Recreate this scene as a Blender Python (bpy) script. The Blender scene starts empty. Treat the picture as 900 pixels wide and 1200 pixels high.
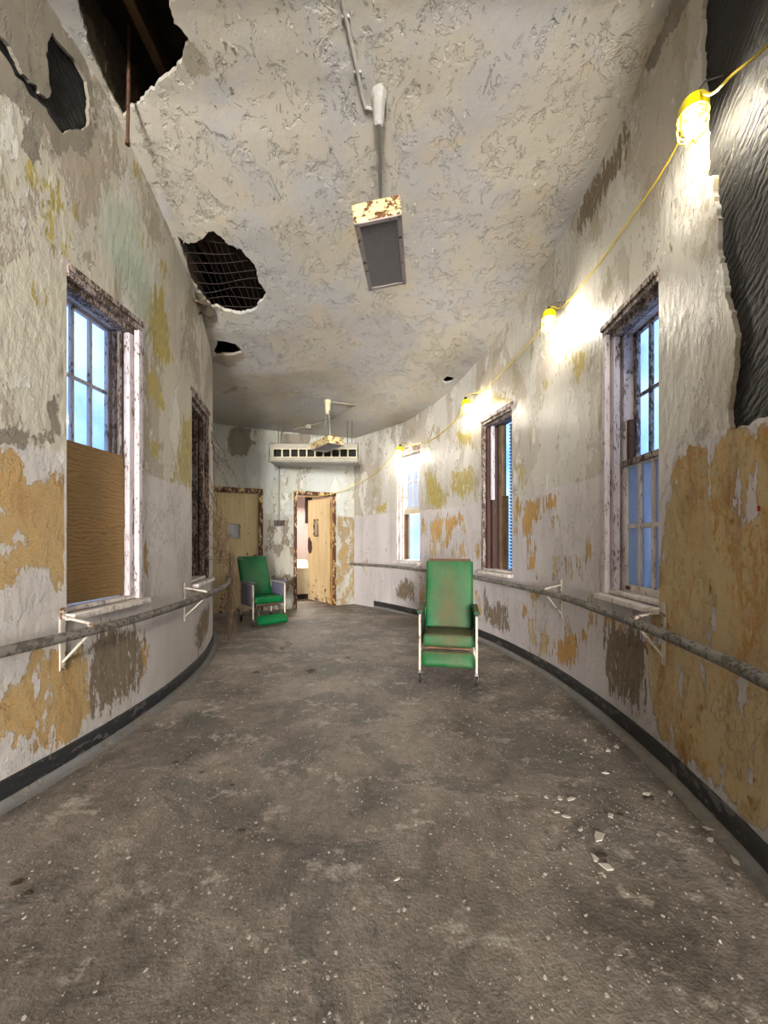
import bpy, bmesh, math, random
import numpy as np
from mathutils import Vector, Matrix, noise as mnoise
from mathutils.geometry import delaunay_2d_cdt
from math import sin, cos, pi, radians, sqrt, atan2, asin, tan

random.seed(11); rng = np.random.default_rng(11)
sc = bpy.context.scene
COL = sc.collection
CAM_H, F, CX, HY = 1.4, 450.0, 450.0, 633.0      # camera height and the photograph's frame (900x1200)

# ------------------------------------------------------------------ colour + node helpers
def lin(c):
    r = []
    for v in c[:3]:
        v = v / 255.0
        r.append(v / 12.92 if v <= 0.04045 else ((v + 0.055) / 1.055) ** 2.4)
    return (r[0], r[1], r[2], 1.0)

class NT:
    """thin wrapper around a material's node tree"""
    def __init__(s, name):
        s.m = bpy.data.materials.new(name); s.m.use_nodes = True
        s.t = s.m.node_tree; s.t.nodes.clear()
        s.out = s.t.nodes.new('ShaderNodeOutputMaterial')
    def n(s, typ, ins=None, **kw):
        nd = s.t.nodes.new('ShaderNode' + typ)
        for k, v in kw.items(): setattr(nd, k, v)
        for k, v in (ins or {}).items(): s.put(nd.inputs[k], v)
        return nd
    def put(s, sock, v):
        if isinstance(v, bpy.types.NodeSocket): s.t.links.new(v, sock)
        elif isinstance(v, bpy.types.Node): s.t.links.new(v.outputs[0], sock)
        else: sock.default_value = v
    def math(s, op, a, b=0.0, c=None, clamp=False):
        nd = s.n('Math', operation=op); nd.use_clamp = clamp
        s.put(nd.inputs[0], a); s.put(nd.inputs[1], b)
        if c is not None: s.put(nd.inputs[2], c)
        return nd.outputs[0]
    def noise(s, vec, scale, detail=4, rough=0.55, dist=0.0):
        nd = s.n('TexNoise', {'Scale': scale, 'Detail': detail, 'Roughness': rough, 'Distortion': dist})
        s.put(nd.inputs['Vector'], vec); return nd.outputs['Fac']
    def mapr(s, v, a, b, c=0.0, d=1.0, smooth=False):
        nd = s.n('MapRange', {'From Min': a, 'From Max': b, 'To Min': c, 'To Max': d})
        nd.clamp = True
        if smooth: nd.interpolation_type = 'SMOOTHSTEP'
        s.put(nd.inputs['Value'], v); return nd.outputs[0]
    def mix(s, f, a, b, mode='MIX'):
        nd = s.n('Mix', data_type='RGBA', blend_type=mode)
        s.put(nd.inputs[0], f); s.put(nd.inputs[6], a); s.put(nd.inputs[7], b)
        return nd.outputs[2]
    def scale(s, vec, v):
        nd = s.n('VectorMath', operation='MULTIPLY'); s.put(nd.inputs[0], vec); nd.inputs[1].default_value = v
        return nd.outputs[0]
    def bump(s, h, dist, strength=1.0, normal=None):
        nd = s.n('Bump', {'Strength': strength, 'Distance': dist}); s.put(nd.inputs['Height'], h)
        if normal is not None: s.put(nd.inputs['Normal'], normal)
        return nd.outputs[0]
    def bsdf(s, **ins):
        nd = s.n('BsdfPrincipled')
        for k, v in ins.items(): s.put(nd.inputs[k.replace('_', ' ')], v)
        s.t.links.new(nd.outputs[0], s.out.inputs[0]); return nd

def obj_coord(t): return t.n('TexCoord').outputs['Object']

def mat_plain(name, c, rough=0.6, metal=0.0, var=0.12, vscale=9.0, bump=0.0):
    t = NT(name); co = obj_coord(t)
    n = t.noise(co, vscale, 5)
    dark = tuple(x * (1 - var * 2.2) for x in lin(c)[:3]) + (1,)
    colr = t.mix(t.mapr(n, .3, .7), dark, lin(c))
    kw = dict(Base_Color=colr, Roughness=rough, Metallic=metal)
    if bump: kw['Normal'] = t.bump(t.noise(co, vscale * 6, 4), bump)
    t.bsdf(**kw); return t.m

def mat_chipped(name, paint, under, thr=0.5, scale=22.0, stretch=(1, 1, .35), under2=None, rough=.6, soft=.02, bump=.002):
    """old paint flaking off what is below it"""
    t = NT(name); co = t.scale(obj_coord(t), stretch)
    n1 = t.noise(co, scale, 6, .62); n0 = t.noise(co, scale * .2, 3)
    v = t.math('ADD', n1, t.math('MULTIPLY', t.math('SUBTRACT', n0, .5), .5))
    f = t.mapr(v, thr - soft, thr + soft)
    und = t.mix(t.noise(co, scale * 2.1, 4), lin(under), lin(under2 or tuple(k * .6 for k in under)))
    pc = t.mix(t.mapr(n0, .3, .7), lin(paint), lin(tuple(k * .88 for k in paint)))
    colr = t.mix(f, pc, und)
    h = t.math('ADD', t.math('MULTIPLY', f, -1.0), t.math('MULTIPLY', t.noise(co, scale * 4, 3), .3))
    t.bsdf(Base_Color=colr, Roughness=t.mapr(f, 0, 1, rough, .85), Normal=t.bump(h, bump))
    return t.m

# ------------------------------------------------------------------ mesh builder
def RX(a): return Matrix.Rotation(a, 4, 'X')
def RY(a): return Matrix.Rotation(a, 4, 'Y')
def RZ(a): return Matrix.Rotation(a, 4, 'Z')
def T(*p): return Matrix.Translation(Vector(p))

class MB:
    def __init__(s, M=None): s.v = []; s.f = []; s.M = M or Matrix.Identity(4)
    def add(s, vs, fs, M=None):
        A = s.M @ M if M is not None else s.M
        o = len(s.v); s.v += [tuple(A @ Vector(p)) for p in vs]; s.f += [tuple(i + o for i in q) for q in fs]
        return s
    def box(s, x0, x1, y0, y1, z0, z1, M=None, r=0.0, seg=2):
        if r <= 0:
            vs = [(x, y, z) for x in (x0, x1) for y in (y0, y1) for z in (z0, z1)]
            fs = [(0, 1, 3, 2), (4, 6, 7, 5), (0, 4, 5, 1), (2, 3, 7, 6), (0, 2, 6, 4), (1, 5, 7, 3)]
            return s.add(vs, fs, M)
        bm = bmesh.new(); bmesh.ops.create_cube(bm, size=1)
        for v in bm.verts:
            v.co = Vector(((x0 + x1) / 2 + v.co.x * (x1 - x0), (y0 + y1) / 2 + v.co.y * (y1 - y0), (z0 + z1) / 2 + v.co.z * (z1 - z0)))
        r = min(r, .49 * min(abs(x1 - x0), abs(y1 - y0), abs(z1 - z0)))
        bmesh.ops.bevel(bm, geom=bm.edges[:], offset=r, segments=seg, profile=.5, affect='EDGES')
        bm.verts.index_update()
        s.add([tuple(v.co) for v in bm.verts], [tuple(v.index for v in f.verts) for f in bm.faces], M); bm.free()
        return s
    def tube(s, pts, r, n=8, M=None, caps=True):
        pts = [Vector(p) for p in pts]; k = len(pts)
        rs = r if isinstance(r, (list, tuple)) else [r] * k
        vs, fs = [], []; ref = None
        for i, p in enumerate(pts):
            d = (pts[min(i + 1, k - 1)] - pts[max(i - 1, 0)])
            d = d.normalized() if d.length > 1e-9 else Vector((0, 0, 1))
            if ref is None:
                ref = Vector((0, 0, 1)) if abs(d.z) < .9 else Vector((1, 0, 0))
            a = ref - d * ref.dot(d)
            if a.length < 1e-6: a = Vector((1, 0, 0)) - d * d.x
            a.normalize(); ref = a; b = d.cross(a)
            for j in range(n):
                t = 2 * pi * j / n; q = p + (a * cos(t) + b * sin(t)) * rs[i]; vs.append(tuple(q))
        for i in range(k - 1):
            for j in range(n):
                fs.append((i * n + j, i * n + (j + 1) % n, (i + 1) * n + (j + 1) % n, (i + 1) * n + j))
        if caps:
            fs.append(tuple(range(n))[::-1]); fs.append(tuple((k - 1) * n + j for j in range(n)))
        return s.add(vs, fs, M)
    def lathe(s, prof, n=24, M=None, close=False):
        vs, fs = [], []
        for (r, z) in prof:
            for j in range(n):
                t = 2 * pi * j / n; vs.append((r * cos(t), r * sin(t), z))
        m = len(prof)
        for i in range(m - 1 + (1 if close else 0)):
            for j in range(n):
                fs.append((i * n + j, i * n + (j + 1) % n, ((i + 1) % m) * n + (j + 1) % n, ((i + 1) % m) * n + j))
        return s.add(vs, fs, M)
    def prism(s, poly, h0, h1, M=None):
        k = len(poly)
        vs = [(x, y, h0) for x, y in poly] + [(x, y, h1) for x, y in poly]
        fs = [tuple(range(k))[::-1], tuple(range(k, 2 * k))] + [(i, (i + 1) % k, (i + 1) % k + k, i + k) for i in range(k)]
        return s.add(vs, fs, M)
    def build(s, name, mat, parent=None, smooth=40, origin=None):
        me = bpy.data.meshes.new(name)
        vs = s.v
        if origin is not None:
            o_ = Vector(origin); vs = [tuple(Vector(p) - o_) for p in vs]
        me.from_pydata(vs, [], s.f); me.materials.append(mat)
        bm = bmesh.new(); bm.from_mesh(me); bmesh.ops.recalc_face_normals(bm, faces=bm.faces[:]); bm.to_mesh(me); bm.free()
        if smooth:
            me.shade_smooth(); me.set_sharp_from_angle(angle=radians(smooth))
        o = bpy.data.objects.new(name, me); COL.objects.link(o)
        if origin is not None: o.location = origin
        if parent is not None: o.parent = parent
        return o

def tag(o, label=None, cat=None, group=None, kind=None):
    if label: o['label'] = label
    if cat: o['category'] = cat
    if group: o['group'] = group
    if kind: o['kind'] = kind
    return o
def empty(name, loc, rz=0.0, rot=None):
    o = bpy.data.objects.new(name, None); COL.objects.link(o); o.location = loc
    o.rotation_euler = rot if rot else (0, 0, rz); o.empty_display_size = .1
    return o

# ------------------------------------------------------------------ the plan of the curved corridor
CL, RL, YL0 = (-7.35, 3.10), 5.45, 1.3        # inner (left) wall: circle
CR, RR, YR0 = (-5.35, 3.10), 7.10, 1.0        # outer (right) wall: circle
DADO = 1.93
CORNER = Vector((-.66, 8.42)); BD = Vector((-cos(radians(25)), -sin(radians(25)))); BN = Vector((sin(radians(25)), -cos(radians(25))))
S0 = {'L': RL * asin((YL0 - CL[1]) / RL), 'R': RR * asin((YR0 - CR[1]) / RR)}

def wpt(side, s, z=0.0, off=0.0):
    """point on a wall: s along it, z up, off = distance into the room"""
    if side == 'B':
        p = CORNER + BD * s + BN * off; return Vector((p.x, p.y, z))
    C, R, sg = (CL, RL, 1) if side == 'L' else (CR, RR, -1)
    s0 = S0[side]; th = max(s, s0) / R
    r = R + sg * off
    x, y = C[0] + r * cos(th), C[1] + r * sin(th)
    if s < s0:                                # straight run behind the photographer
        x = C[0] + R * cos(th) + sg * off; y = C[1] + R * sin(th) + (s - s0)
    return Vector((x, y, z))
def s_of_u(side, u, off=0.0):
    k = (u - CX) / F
    if side == 'B':
        A = np.array([[BD.x - k * BD.y]]); b = -(CORNER.x + BN.x * off) + k * (CORNER.y + BN.y * off)
        return float(b / A[0, 0])
    C, R, sg = (CL, RL, 1) if side == 'L' else (CR, RR, -1); r = R + sg * off
    a = 1 + k * k; bq = -2 * (k * C[0] + C[1]); c = C[0] ** 2 + C[1] ** 2 - r * r
    disc = max(0.0, bq * bq - 4 * a * c)
    y = (-bq - sqrt(disc)) / (2 * a) if side == 'L' else (-bq + sqrt(disc)) / (2 * a)
    return R * atan2(y - C[1], k * y - C[0])
def sz(side, u, v, off=0.0):
    s = s_of_u(side, u, off); d = wpt(side, s, 0, off).y
    return (s, CAM_H + (HY - v) * d / F)
def wpx(side, u, v, off=0.0):
    s, z = sz(side, u, v, off); return wpt(side, s, z, off)
def wframe(side, s):
    """matrix with X along the wall (away from the camera), Y out of the room, Z up"""
    p = wpt(side, s); q = wpt(side, s + .01); n = wpt(side, s, 0, -.01)
    X = (q - p).normalized(); Y = (n - p).normalized()
    return Matrix(((X.x, Y.x, 0, p.x), (X.y, Y.y, 0, p.y), (0, 0, 1, 0), (0, 0, 0, 1)))

YS_R = [0.0, 2.3, 2.57, 3.3, 3.63, 4.12, 4.55, 5.42, 6.45, 7.25, 8.4, 10]
ZS_R = [4.75, 4.60, 4.53, 4.40, 4.36, 4.27, 4.18, 3.98, 3.76, 3.66, 3.72, 3.72]
YS_L = [0.0, 2.3, 2.66, 2.9, 3.13, 3.45, 4.5, 5.3, 7.0, 10]
ZS_L = [4.75, 4.55, 4.47, 4.36, 4.27, 4.14, 3.83, 3.68, 3.6, 3.6]
def zceil(x, y):
    t = min(1.0, max(0.0, (x + 1.95) / 3.6))
    t = t * t * (3 - 2 * t)
    return float(np.interp(y, YS_L, ZS_L) * (1 - t) + np.interp(y, YS_R, ZS_R) * t)
def cpx(u, v, drop=0.0):
    d = 3.0
    for _ in range(60):
        z = zceil((u - CX) / F * d, d) - drop
        d = .5 * d + .5 * (z - CAM_H) * F / max(5.0, HY - v)
    return Vector(((u - CX) / F * d, d, zceil((u - CX) / F * d, d) - drop))
def fpx(u, v):
    d = CAM_H * F / (v - HY); return Vector(((u - CX) / F * d, d, 0))
def at(u, v, d): return Vector(((u - CX) / F * d, d, CAM_H + (HY - v) * d / F))

# ------------------------------------------------------------------ sheets with real openings
def jag(poly, step=.035, amp=.02, seed=0):
    out = []; k = len(poly)
    for i in range(k):
        a, b = np.array(poly[i], float), np.array(poly[(i + 1) % k], float)
        L = np.linalg.norm(b - a); m = max(1, int(L / step))
        nrm = np.array([-(b - a)[1], (b - a)[0]]) / max(L, 1e-6)
        for j in range(m):
            p = a + (b - a) * j / m
            q = mnoise.noise(Vector((p[0] * 9 + seed, p[1] * 9, seed))) + .7 * mnoise.noise(Vector((p[0] * 31, p[1] * 31, seed))) + .5 * mnoise.noise(Vector((p[0] * 80, p[1] * 80, seed)))
            out.append(tuple(p + nrm * amp * q))
    return out
def inside(P, poly):
    x, y = P[:, 0], P[:, 1]; r = np.zeros(len(P), bool); k = len(poly)
    for i in range(k):
        x0, y0 = poly[i]; x1, y1 = poly[(i + 1) % k]
        if y0 == y1: continue
        c = ((y0 > y) != (y1 > y)) & (x < (x1 - x0) * (y - y0) / (y1 - y0) + x0)
        r ^= c
    return r
def sdist(P, poly):
    k = len(poly); best = np.full(len(P), 1e9)
    for i in range(k):
        a = np.array(poly[i], float); b = np.array(poly[(i + 1) % k], float); ab = b - a
        t = np.clip(((P - a) @ ab) / max(ab @ ab, 1e-12), 0, 1)
        best = np.minimum(best, np.linalg.norm(P - a - t[:, None] * ab, axis=1))
    return np.where(inside(P, poly), best, -best)
def masks(P, polys, level=-.5, cap=.3):
    m = np.full(len(P), float(level))
    for q in polys: m = np.maximum(m, np.minimum(sdist(P, q), cap))
    return np.clip(m, -.5, .5)

def sheet(name, mat, outline, holes, spacing, fmap, attrs=None, thick=.05, fback=None, wobble=0.0):
    """sheet of plaster in 2-D (a,b), cut by the holes, mapped to 3-D; the broken edges get the plaster's thickness"""
    def close(ps):
        return [(i, (i + 1) % len(ps)) for i in range(len(ps))]
    A = np.array(outline); lo, hi = A.min(0), A.max(0)
    gx, gy = np.meshgrid(np.arange(lo[0] + spacing / 2, hi[0], spacing), np.arange(lo[1] + spacing / 2, hi[1], spacing))
    G = np.stack([gx.ravel(), gy.ravel()], 1); G += rng.uniform(-.12, .12, G.shape) * spacing
    keep = inside(G, outline)
    for poly in [outline] + holes:
        keep &= np.abs(sdist(G, poly)) > spacing * .35
    for h in holes: keep &= ~inside(G, h)
    G = G[keep]
    vs = [Vector(p) for p in outline]; es = close(outline); hid = []
    for h in holes:
        o = len(vs); vs += [Vector(p) for p in h]; es += [(a + o, b + o) for a, b in close(h)]
    vs += [Vector(p) for p in G.tolist()]
    r = delaunay_2d_cdt(vs, es, [], 0, 1e-6)
    V = np.array([tuple(p) for p in r[0]]); Fc = np.array([f for f in r[2] if len(f) == 3])
    c = V[Fc].mean(1); ok = inside(c, outline)
    for h in holes: ok &= ~inside(c, h)
    Fc = Fc[ok]
    used = np.unique(Fc); remap = -np.ones(len(V), int); remap[used] = np.arange(len(used))
    V = V[used]; Fc = remap[Fc]
    P3 = []
    for a, b in V.tolist():
        w = wobble * (mnoise.noise(Vector((a * 1.7, b * 1.7, 3))) + .4 * mnoise.noise(Vector((a * 6, b * 6, 9)))) if wobble else 0.0
        P3.append(fmap(a, b, w))
    faces = [tuple(f) for f in Fc.tolist()]
    # thickness along the boundaries of the holes
    cnt = {}
    for f in faces:
        for i in range(3):
            e = (f[i], f[(i + 1) % 3]); cnt[tuple(sorted(e))] = cnt.get(tuple(sorted(e)), 0) + 1
    on = np.zeros(len(V), bool)
    for h in holes: on |= np.abs(sdist(V, h)) < 1e-4
    ext = {}; UVl = V.tolist()
    def back(i):
        if i not in ext:
            ext[i] = len(P3); a, b = V[i]; P3.append(fmap(a, b, -thick)); UVl.append([a, b + .003])
        return ext[i]
    for (a, b), k in cnt.items():
        if k == 1 and on[a] and on[b]: faces.append((a, b, back(b), back(a)))
    me = bpy.data.meshes.new(name); me.from_pydata([tuple(p) for p in P3], [], faces); me.materials.append(mat)
    UVa = np.array(UVl)
    at_ = me.attributes.new('plan', 'FLOAT_VECTOR', 'POINT')
    at_.data.foreach_set('vector', np.concatenate([UVa, np.zeros((len(UVa), 1))], 1).ravel().astype('f'))
    for k, fn in (attrs or {}).items():
        a = me.attributes.new(k, 'FLOAT', 'POINT'); a.data.foreach_set('value', fn(UVa).astype('f'))
    me.shade_smooth(); me.set_sharp_from_angle(angle=radians(50))
    o = bpy.data.objects.new(name, me); COL.objects.link(o); return o

# ------------------------------------------------------------------ plaster material
def mat_wall(name, upper, upper2, lower, lower2, ochre=(182, 136, 66), ochre2=(182, 164, 126), chips=.0, gloss=.38, alligator=1.0):
    t = NT(name)
    def attr(k): return t.n('Attribute', attribute_name=k).outputs['Fac']
    P = t.n('Attribute', attribute_name='plan').outputs['Vector']
    st = t.scale(P, (1, .42, 1)); iso = P
    nb = t.noise(st, 1.5, 4, .55, .4); nm = t.noise(st, 6.5, 5, .6, .3); nf = t.noise(st, 34, 5, .65); ns = t.noise(t.scale(P, (1, .16, 1)), 26, 4, .6)
    z = t.n('SeparateXYZ', {0: P}).outputs[1]
    def ctr(n, a): return t.math('MULTIPLY', t.math('SUBTRACT', n, .5), a)
    edge = t.math('ADD', t.math('ADD', ctr(nm, .26), ctr(nf, .16)), ctr(nb, .10))
    edge_s = t.math('ADD', t.math('ADD', ctr(ns, .46), ctr(nf, .24)), ctr(nm, .14))
    def lay(k, e, w=.006): return t.mapr(t.math('ADD', attr(k), e), -w, w)
    zl = t.math('ADD', z, t.math('ADD', ctr(nf, .05), ctr(nm, .05)))
    up = t.mapr(zl, DADO - .006, DADO + .006)
    # two coats showing through one another above the dado, one clean coat below
    peel = t.mapr(t.math('ADD', nb, ctr(nf, .22)), .505, .522)
    cu = t.mix(peel, lin(upper), lin(upper2))
    hair = t.mapr(t.math('ADD', t.noise(st, 3.1, 5, .65, .6), ctr(nf, .25)), .555, .568)
    cu = t.mix(t.math('MULTIPLY', hair, .85), cu, lin((202, 199, 191)))
    und = t.mapr(t.math('ADD', t.noise(st, 4.7, 5, .66, .4), t.math('ADD', ctr(nf, .3), ctr(nb, .3))), .60, .612)
    cu = t.mix(und, cu, lin((158, 148, 126)))
    cl = t.mix(t.mapr(nb, .35, .65), lin(lower), lin(lower2))
    colr = t.mix(up, cl, cu)
    fy = lay('yellow', edge_s); colr = t.mix(t.math('MULTIPLY', fy, .92), colr, t.mix(t.mapr(nf, .35, .65), lin((176, 156, 66)), lin((150, 136, 74))))
    ft = t.mapr(t.math('ADD', attr('teal'), edge), -.06, .06); colr = t.mix(t.math('MULTIPLY', ft, .7), colr, lin((170, 182, 166)))
    fg = lay('bare', edge); colr = t.mix(fg, colr, t.mix(t.mapr(nm, .3, .7), lin((138, 130, 114)), lin((120, 112, 100))))
    fo = lay('ochre', edge)
    oc = t.mix(t.mapr(t.math('ADD', nb, ctr(nf, .6)), .47, .58), lin(ochre), lin(ochre2))
    oc = t.mix(t.mapr(t.math('ADD', nm, ctr(nf, .6)), .52, .72), oc, lin((142, 106, 62)))
    grain = t.noise(iso, 75, 4, .7)
    oc = t.mix(t.mapr(grain, .42, .68, 0, .55), oc, lin((206, 178, 128)))
    oc = t.mix(t.mapr(t.math('ADD', grain, ctr(nm, .5)), .60, .70, 0, .6), oc, lin((112, 80, 46)))
    rem = t.mapr(t.math('ADD', t.math('ADD', t.noise(t.scale(P, (1, .30, 1)), 7.5, 5, .62), ctr(nf, .18)), ctr(nb, .2)), .615, .63)
    fo = t.math('MULTIPLY', fo, t.math('SUBTRACT', 1.0, rem))
    fos = lay('ochre_small', edge_s); fo = t.math('MAXIMUM', fo, fos)
    colr = t.mix(fo, colr, oc)
    fd = lay('dark', edge_s); fd = t.math('MULTIPLY', fd, t.mapr(t.math('ADD', t.noise(t.scale(P, (1, .24, 1)), 19, 5, .68, .8), ctr(nf, .3)), .60, .62, 1, 0)); colr = t.mix(fd, colr, t.mix(t.mapr(nf, .3, .7), lin((104, 90, 74)), lin((138, 122, 100))))
    # small chips
    ch = t.mapr(t.math('ADD', t.noise(st, 15, 4, .6), ctr(nb, .22)), .715 - chips, .727 - chips)
    chc = t.mix(up, lin((140, 108, 62)), lin((150, 142, 112)))
    colr = t.mix(ch, colr, chc)
    # dirt and rain streaks
    dirt = t.mapr(t.noise(t.scale(P, (1, .07, 1)), 5.5, 5, .6), .52, .8)
    colr = t.mix(t.math('MULTIPLY', dirt, .28), colr, lin((120, 104, 80)))
    off = t.math('MAXIMUM', t.math('MAXIMUM', fo, fg), t.math('MAXIMUM', fd, ch))
    al = t.n('TexVoronoi', {'Scale': 23.0, 'Randomness': 1.0}, feature='SMOOTH_F1'); t.put(al.inputs['Vector'], t.scale(P, (1, .5, 1)))
    tex = t.math('ADD', t.math('MULTIPLY', al.outputs[0], .55 * alligator), t.math('ADD', t.math('MULTIPLY', nf, .75), t.math('MULTIPLY', t.noise(iso, 140, 2), .16)))
    paintm = t.math('SUBTRACT', 1.0, off)
    amp = t.math('MULTIPLY', paintm, t.mapr(up, 0, 1, .45, 1.0))
    h = t.math('ADD', t.math('MULTIPLY', tex, t.mapr(amp, 0, 1, .35, 1.1)), t.math('MULTIPLY', paintm, .7))
    h = t.math('ADD', h, t.math('MULTIPLY', t.math('SUBTRACT', t.math('ADD', peel, hair), und), .5))
    t.bsdf(Base_Color=colr, Roughness=t.mapr(off, 0, 1, gloss, .9), Normal=t.bump(h, .0085), Specular_IOR_Level=.5)
    return t.m

M_WALL_L = mat_wall('peeling wall paint, left', (186, 180, 164), (162, 151, 135), (198, 193, 189), (187, 180, 174), ochre=(168, 128, 70), ochre2=(164, 138, 94), chips=.0, gloss=.5)
M_WALL_R = mat_wall('peeling wall paint, right', (188, 184, 175), (170, 161, 148), (198, 192, 192), (188, 181, 179), chips=.03, gloss=.33, alligator=1.15)
M_WALL_B = mat_wall('peeling wall paint, end', (184, 187, 181), (178, 178, 165), (170, 164, 148), (182, 180, 172), ochre=(150, 128, 86), ochre2=(130, 122, 104), chips=.05, gloss=.55)

def mat_ceiling():
    t = NT('flaking ceiling paint')
    P = t.n('Attribute', attribute_name='plan').outputs['Vector']
    nb = t.noise(P, 1.1, 4, .5, .5); nm = t.noise(P, 4.2, 6, .62, .8); nf = t.noise(P, 22, 5, .65)
    def ctr(n, a): return t.math('MULTIPLY', t.math('SUBTRACT', n, .5), a)
    colr = t.mix(t.mapr(t.math('ADD', nb, ctr(nm, .5)), .44, .56), lin((164, 161, 157)), lin((171, 164, 150)))
    colr = t.mix(t.math('MULTIPLY', t.mapr(t.math('ADD', t.noise(P, 1.9, 5), ctr(nf, .2)), .6, .66), .4), colr, lin((184, 164, 126)))
    bare = t.n('Attribute', attribute_name='bare').outputs['Fac']
    fb = t.mapr(t.math('ADD', bare, t.math('ADD', ctr(nm, .2), ctr(nf, .1))), -.006, .006)
    colr = t.mix(fb, colr, lin((140, 132, 116)))
    # flaking edges: iso-lines of a noise break into curled cracks
    v1 = t.noise(P, 4.0, 6, .62, 1.0); v2 = t.noise(P, 9.0, 7, .66, .6)
    def iso(v, lvl, w): return t.mapr(t.math('ABSOLUTE', t.math('SUBTRACT', v, lvl)), 0, w, 1, 0)
    gate = t.mapr(t.noise(P, 5, 5, .65), .46, .56)
    crack = t.math('MULTIPLY', t.math('MAXIMUM', iso(v1, .52, .004), iso(v2, .585, .006)), gate)
    colr = t.mix(t.math('MULTIPLY', crack, .7), colr, lin((92, 84, 70)))
    step = t.math('MULTIPLY', t.math('ADD', t.mapr(v1, .515, .53), t.mapr(v2, .578, .592)), gate)
    h = t.math('ADD', t.math('MULTIPLY', step, 1.0), t.math('ADD', t.math('MULTIPLY', nf, .5), t.math('MULTIPLY', nm, .8)))
    t.bsdf(Base_Color=colr, Roughness=.55, Normal=t.bump(h, .0065))
    return t.m
M_CEIL = mat_ceiling()

def mat_floor():
    t = NT('dusty concrete floor'); P = obj_coord(t)
    nb = t.noise(P, .55, 5, .6, .4); nm = t.noise(P, 2.6, 7, .66, .5); nf = t.noise(P, 16, 6, .68); nx = t.noise(P, 75, 3, .6)
    def ctr(n, a): return t.math('MULTIPLY', t.math('SUBTRACT', n, .5), a)
    v = t.math('ADD', t.math('ADD', nb, ctr(nm, .9)), ctr(nf, .4))
    colr = t.mix(t.mapr(v, .3, .7), lin((93, 85, 77)), lin((160, 149, 138)))
    # worn-off tile mastic with ragged edges
    patch = t.mapr(t.math('ADD', t.noise(P, 1.25, 7, .62, .6), ctr(nf, .16)), .53, .56)
    colr = t.mix(t.math('MULTIPLY', patch, .6), colr, lin((98, 94, 89)))
    blk = t.mapr(t.math('ADD', t.noise(P, 3.4, 7, .7), ctr(nf, .4)), .60, .72)
    colr = t.mix(t.math('MULTIPLY', blk, .65), colr, lin((56, 49, 43)))
    lite = t.mapr(t.math('ADD', t.noise(t.scale(P, (1, 1.6, 1)), 2.6, 8, .7), ctr(nf, .45)), .57, .66)
    colr = t.mix(t.math('MULTIPLY', lite, .75), colr, lin((182, 173, 161)))
    vo = t.n('TexVoronoi', {'Scale': 26.0}); t.put(vo.inputs['Vector'], P)
    rad = t.mapr(t.noise(P, 1.7, 4), .35, .7, .04, .2)
    spk = t.math('MULTIPLY', t.math('LESS_THAN', vo.outputs['Distance'], rad), t.math('GREATER_THAN', nx, .47))
    colr = t.mix(t.math('MULTIPLY', spk, .75), colr, lin((206, 196, 180)))
    colr = t.mix(t.math('MULTIPLY', t.mapr(nx, .60, .70), .45), colr, lin((52, 46, 40)))
    vo2 = t.n('TexVoronoi', {'Scale': 62.0}); t.put(vo2.inputs['Vector'], P)
    spk2 = t.math('MULTIPLY', t.math('LESS_THAN', vo2.outputs['Distance'], t.mapr(t.noise(P, 2.3, 5), .40, .62, .0, .26)), t.math('GREATER_THAN', t.noise(P, 31, 2), .5))
    colr = t.mix(t.math('MULTIPLY', spk2, .6), colr, lin((196, 188, 174)))
    colr = t.mix(t.mapr(t.noise(P, 46, 5, .7), .5, .72, 0, .45), colr, lin((60, 54, 48)))
    h = t.math('ADD', t.math('MULTIPLY', nf, .8), t.math('ADD', t.math('MULTIPLY', nx, .4), t.math('MULTIPLY', patch, .3)))
    t.bsdf(Base_Color=colr, Roughness=t.mapr(nm, .3, .7, .55, .8), Normal=t.bump(h, .010), Specular_IOR_Level=.4)
    return t.m
M_FLOOR = mat_floor()

def mat_mastic():
    t = NT('black combed mastic')
    P = t.n('Attribute', attribute_name='plan').outputs['Vector']
    rot = t.n('Mapping', {'Rotation': (0, 0, radians(38))}); t.put(rot.inputs[0], P)
    w = t.n('TexWave', {'Scale': 7.0, 'Distortion': 9.0, 'Detail': 4.0, 'Detail Scale': 1.1}, wave_type='BANDS', bands_direction='Y')
    t.put(w.inputs[0], rot.outputs[0])
    nm = t.noise(P, 7, 5, .6); nf = t.noise(t.scale(rot.outputs[0], (.3, 1, 1)), 60, 4, .6)
    colr = t.mix(t.mapr(nm, .5, .75), lin((17, 16, 16)), lin((40, 36, 32)))
    colr = t.mix(t.mapr(nf, .66, .74), colr, lin((116, 98, 80)))
    h = t.math('ADD', t.math('MULTIPLY', w.outputs['Fac'], t.mapr(nm, .35, .6, .1, .9)), t.math('ADD', t.math('MULTIPLY', nf, 1.6), t.math('MULTIPLY', nm, 1.5)))
    t.bsdf(Base_Color=colr, Roughness=.6, Specular_IOR_Level=.35, Normal=t.bump(h, .012))
    return t.m
M_MASTIC = mat_mastic()

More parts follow.
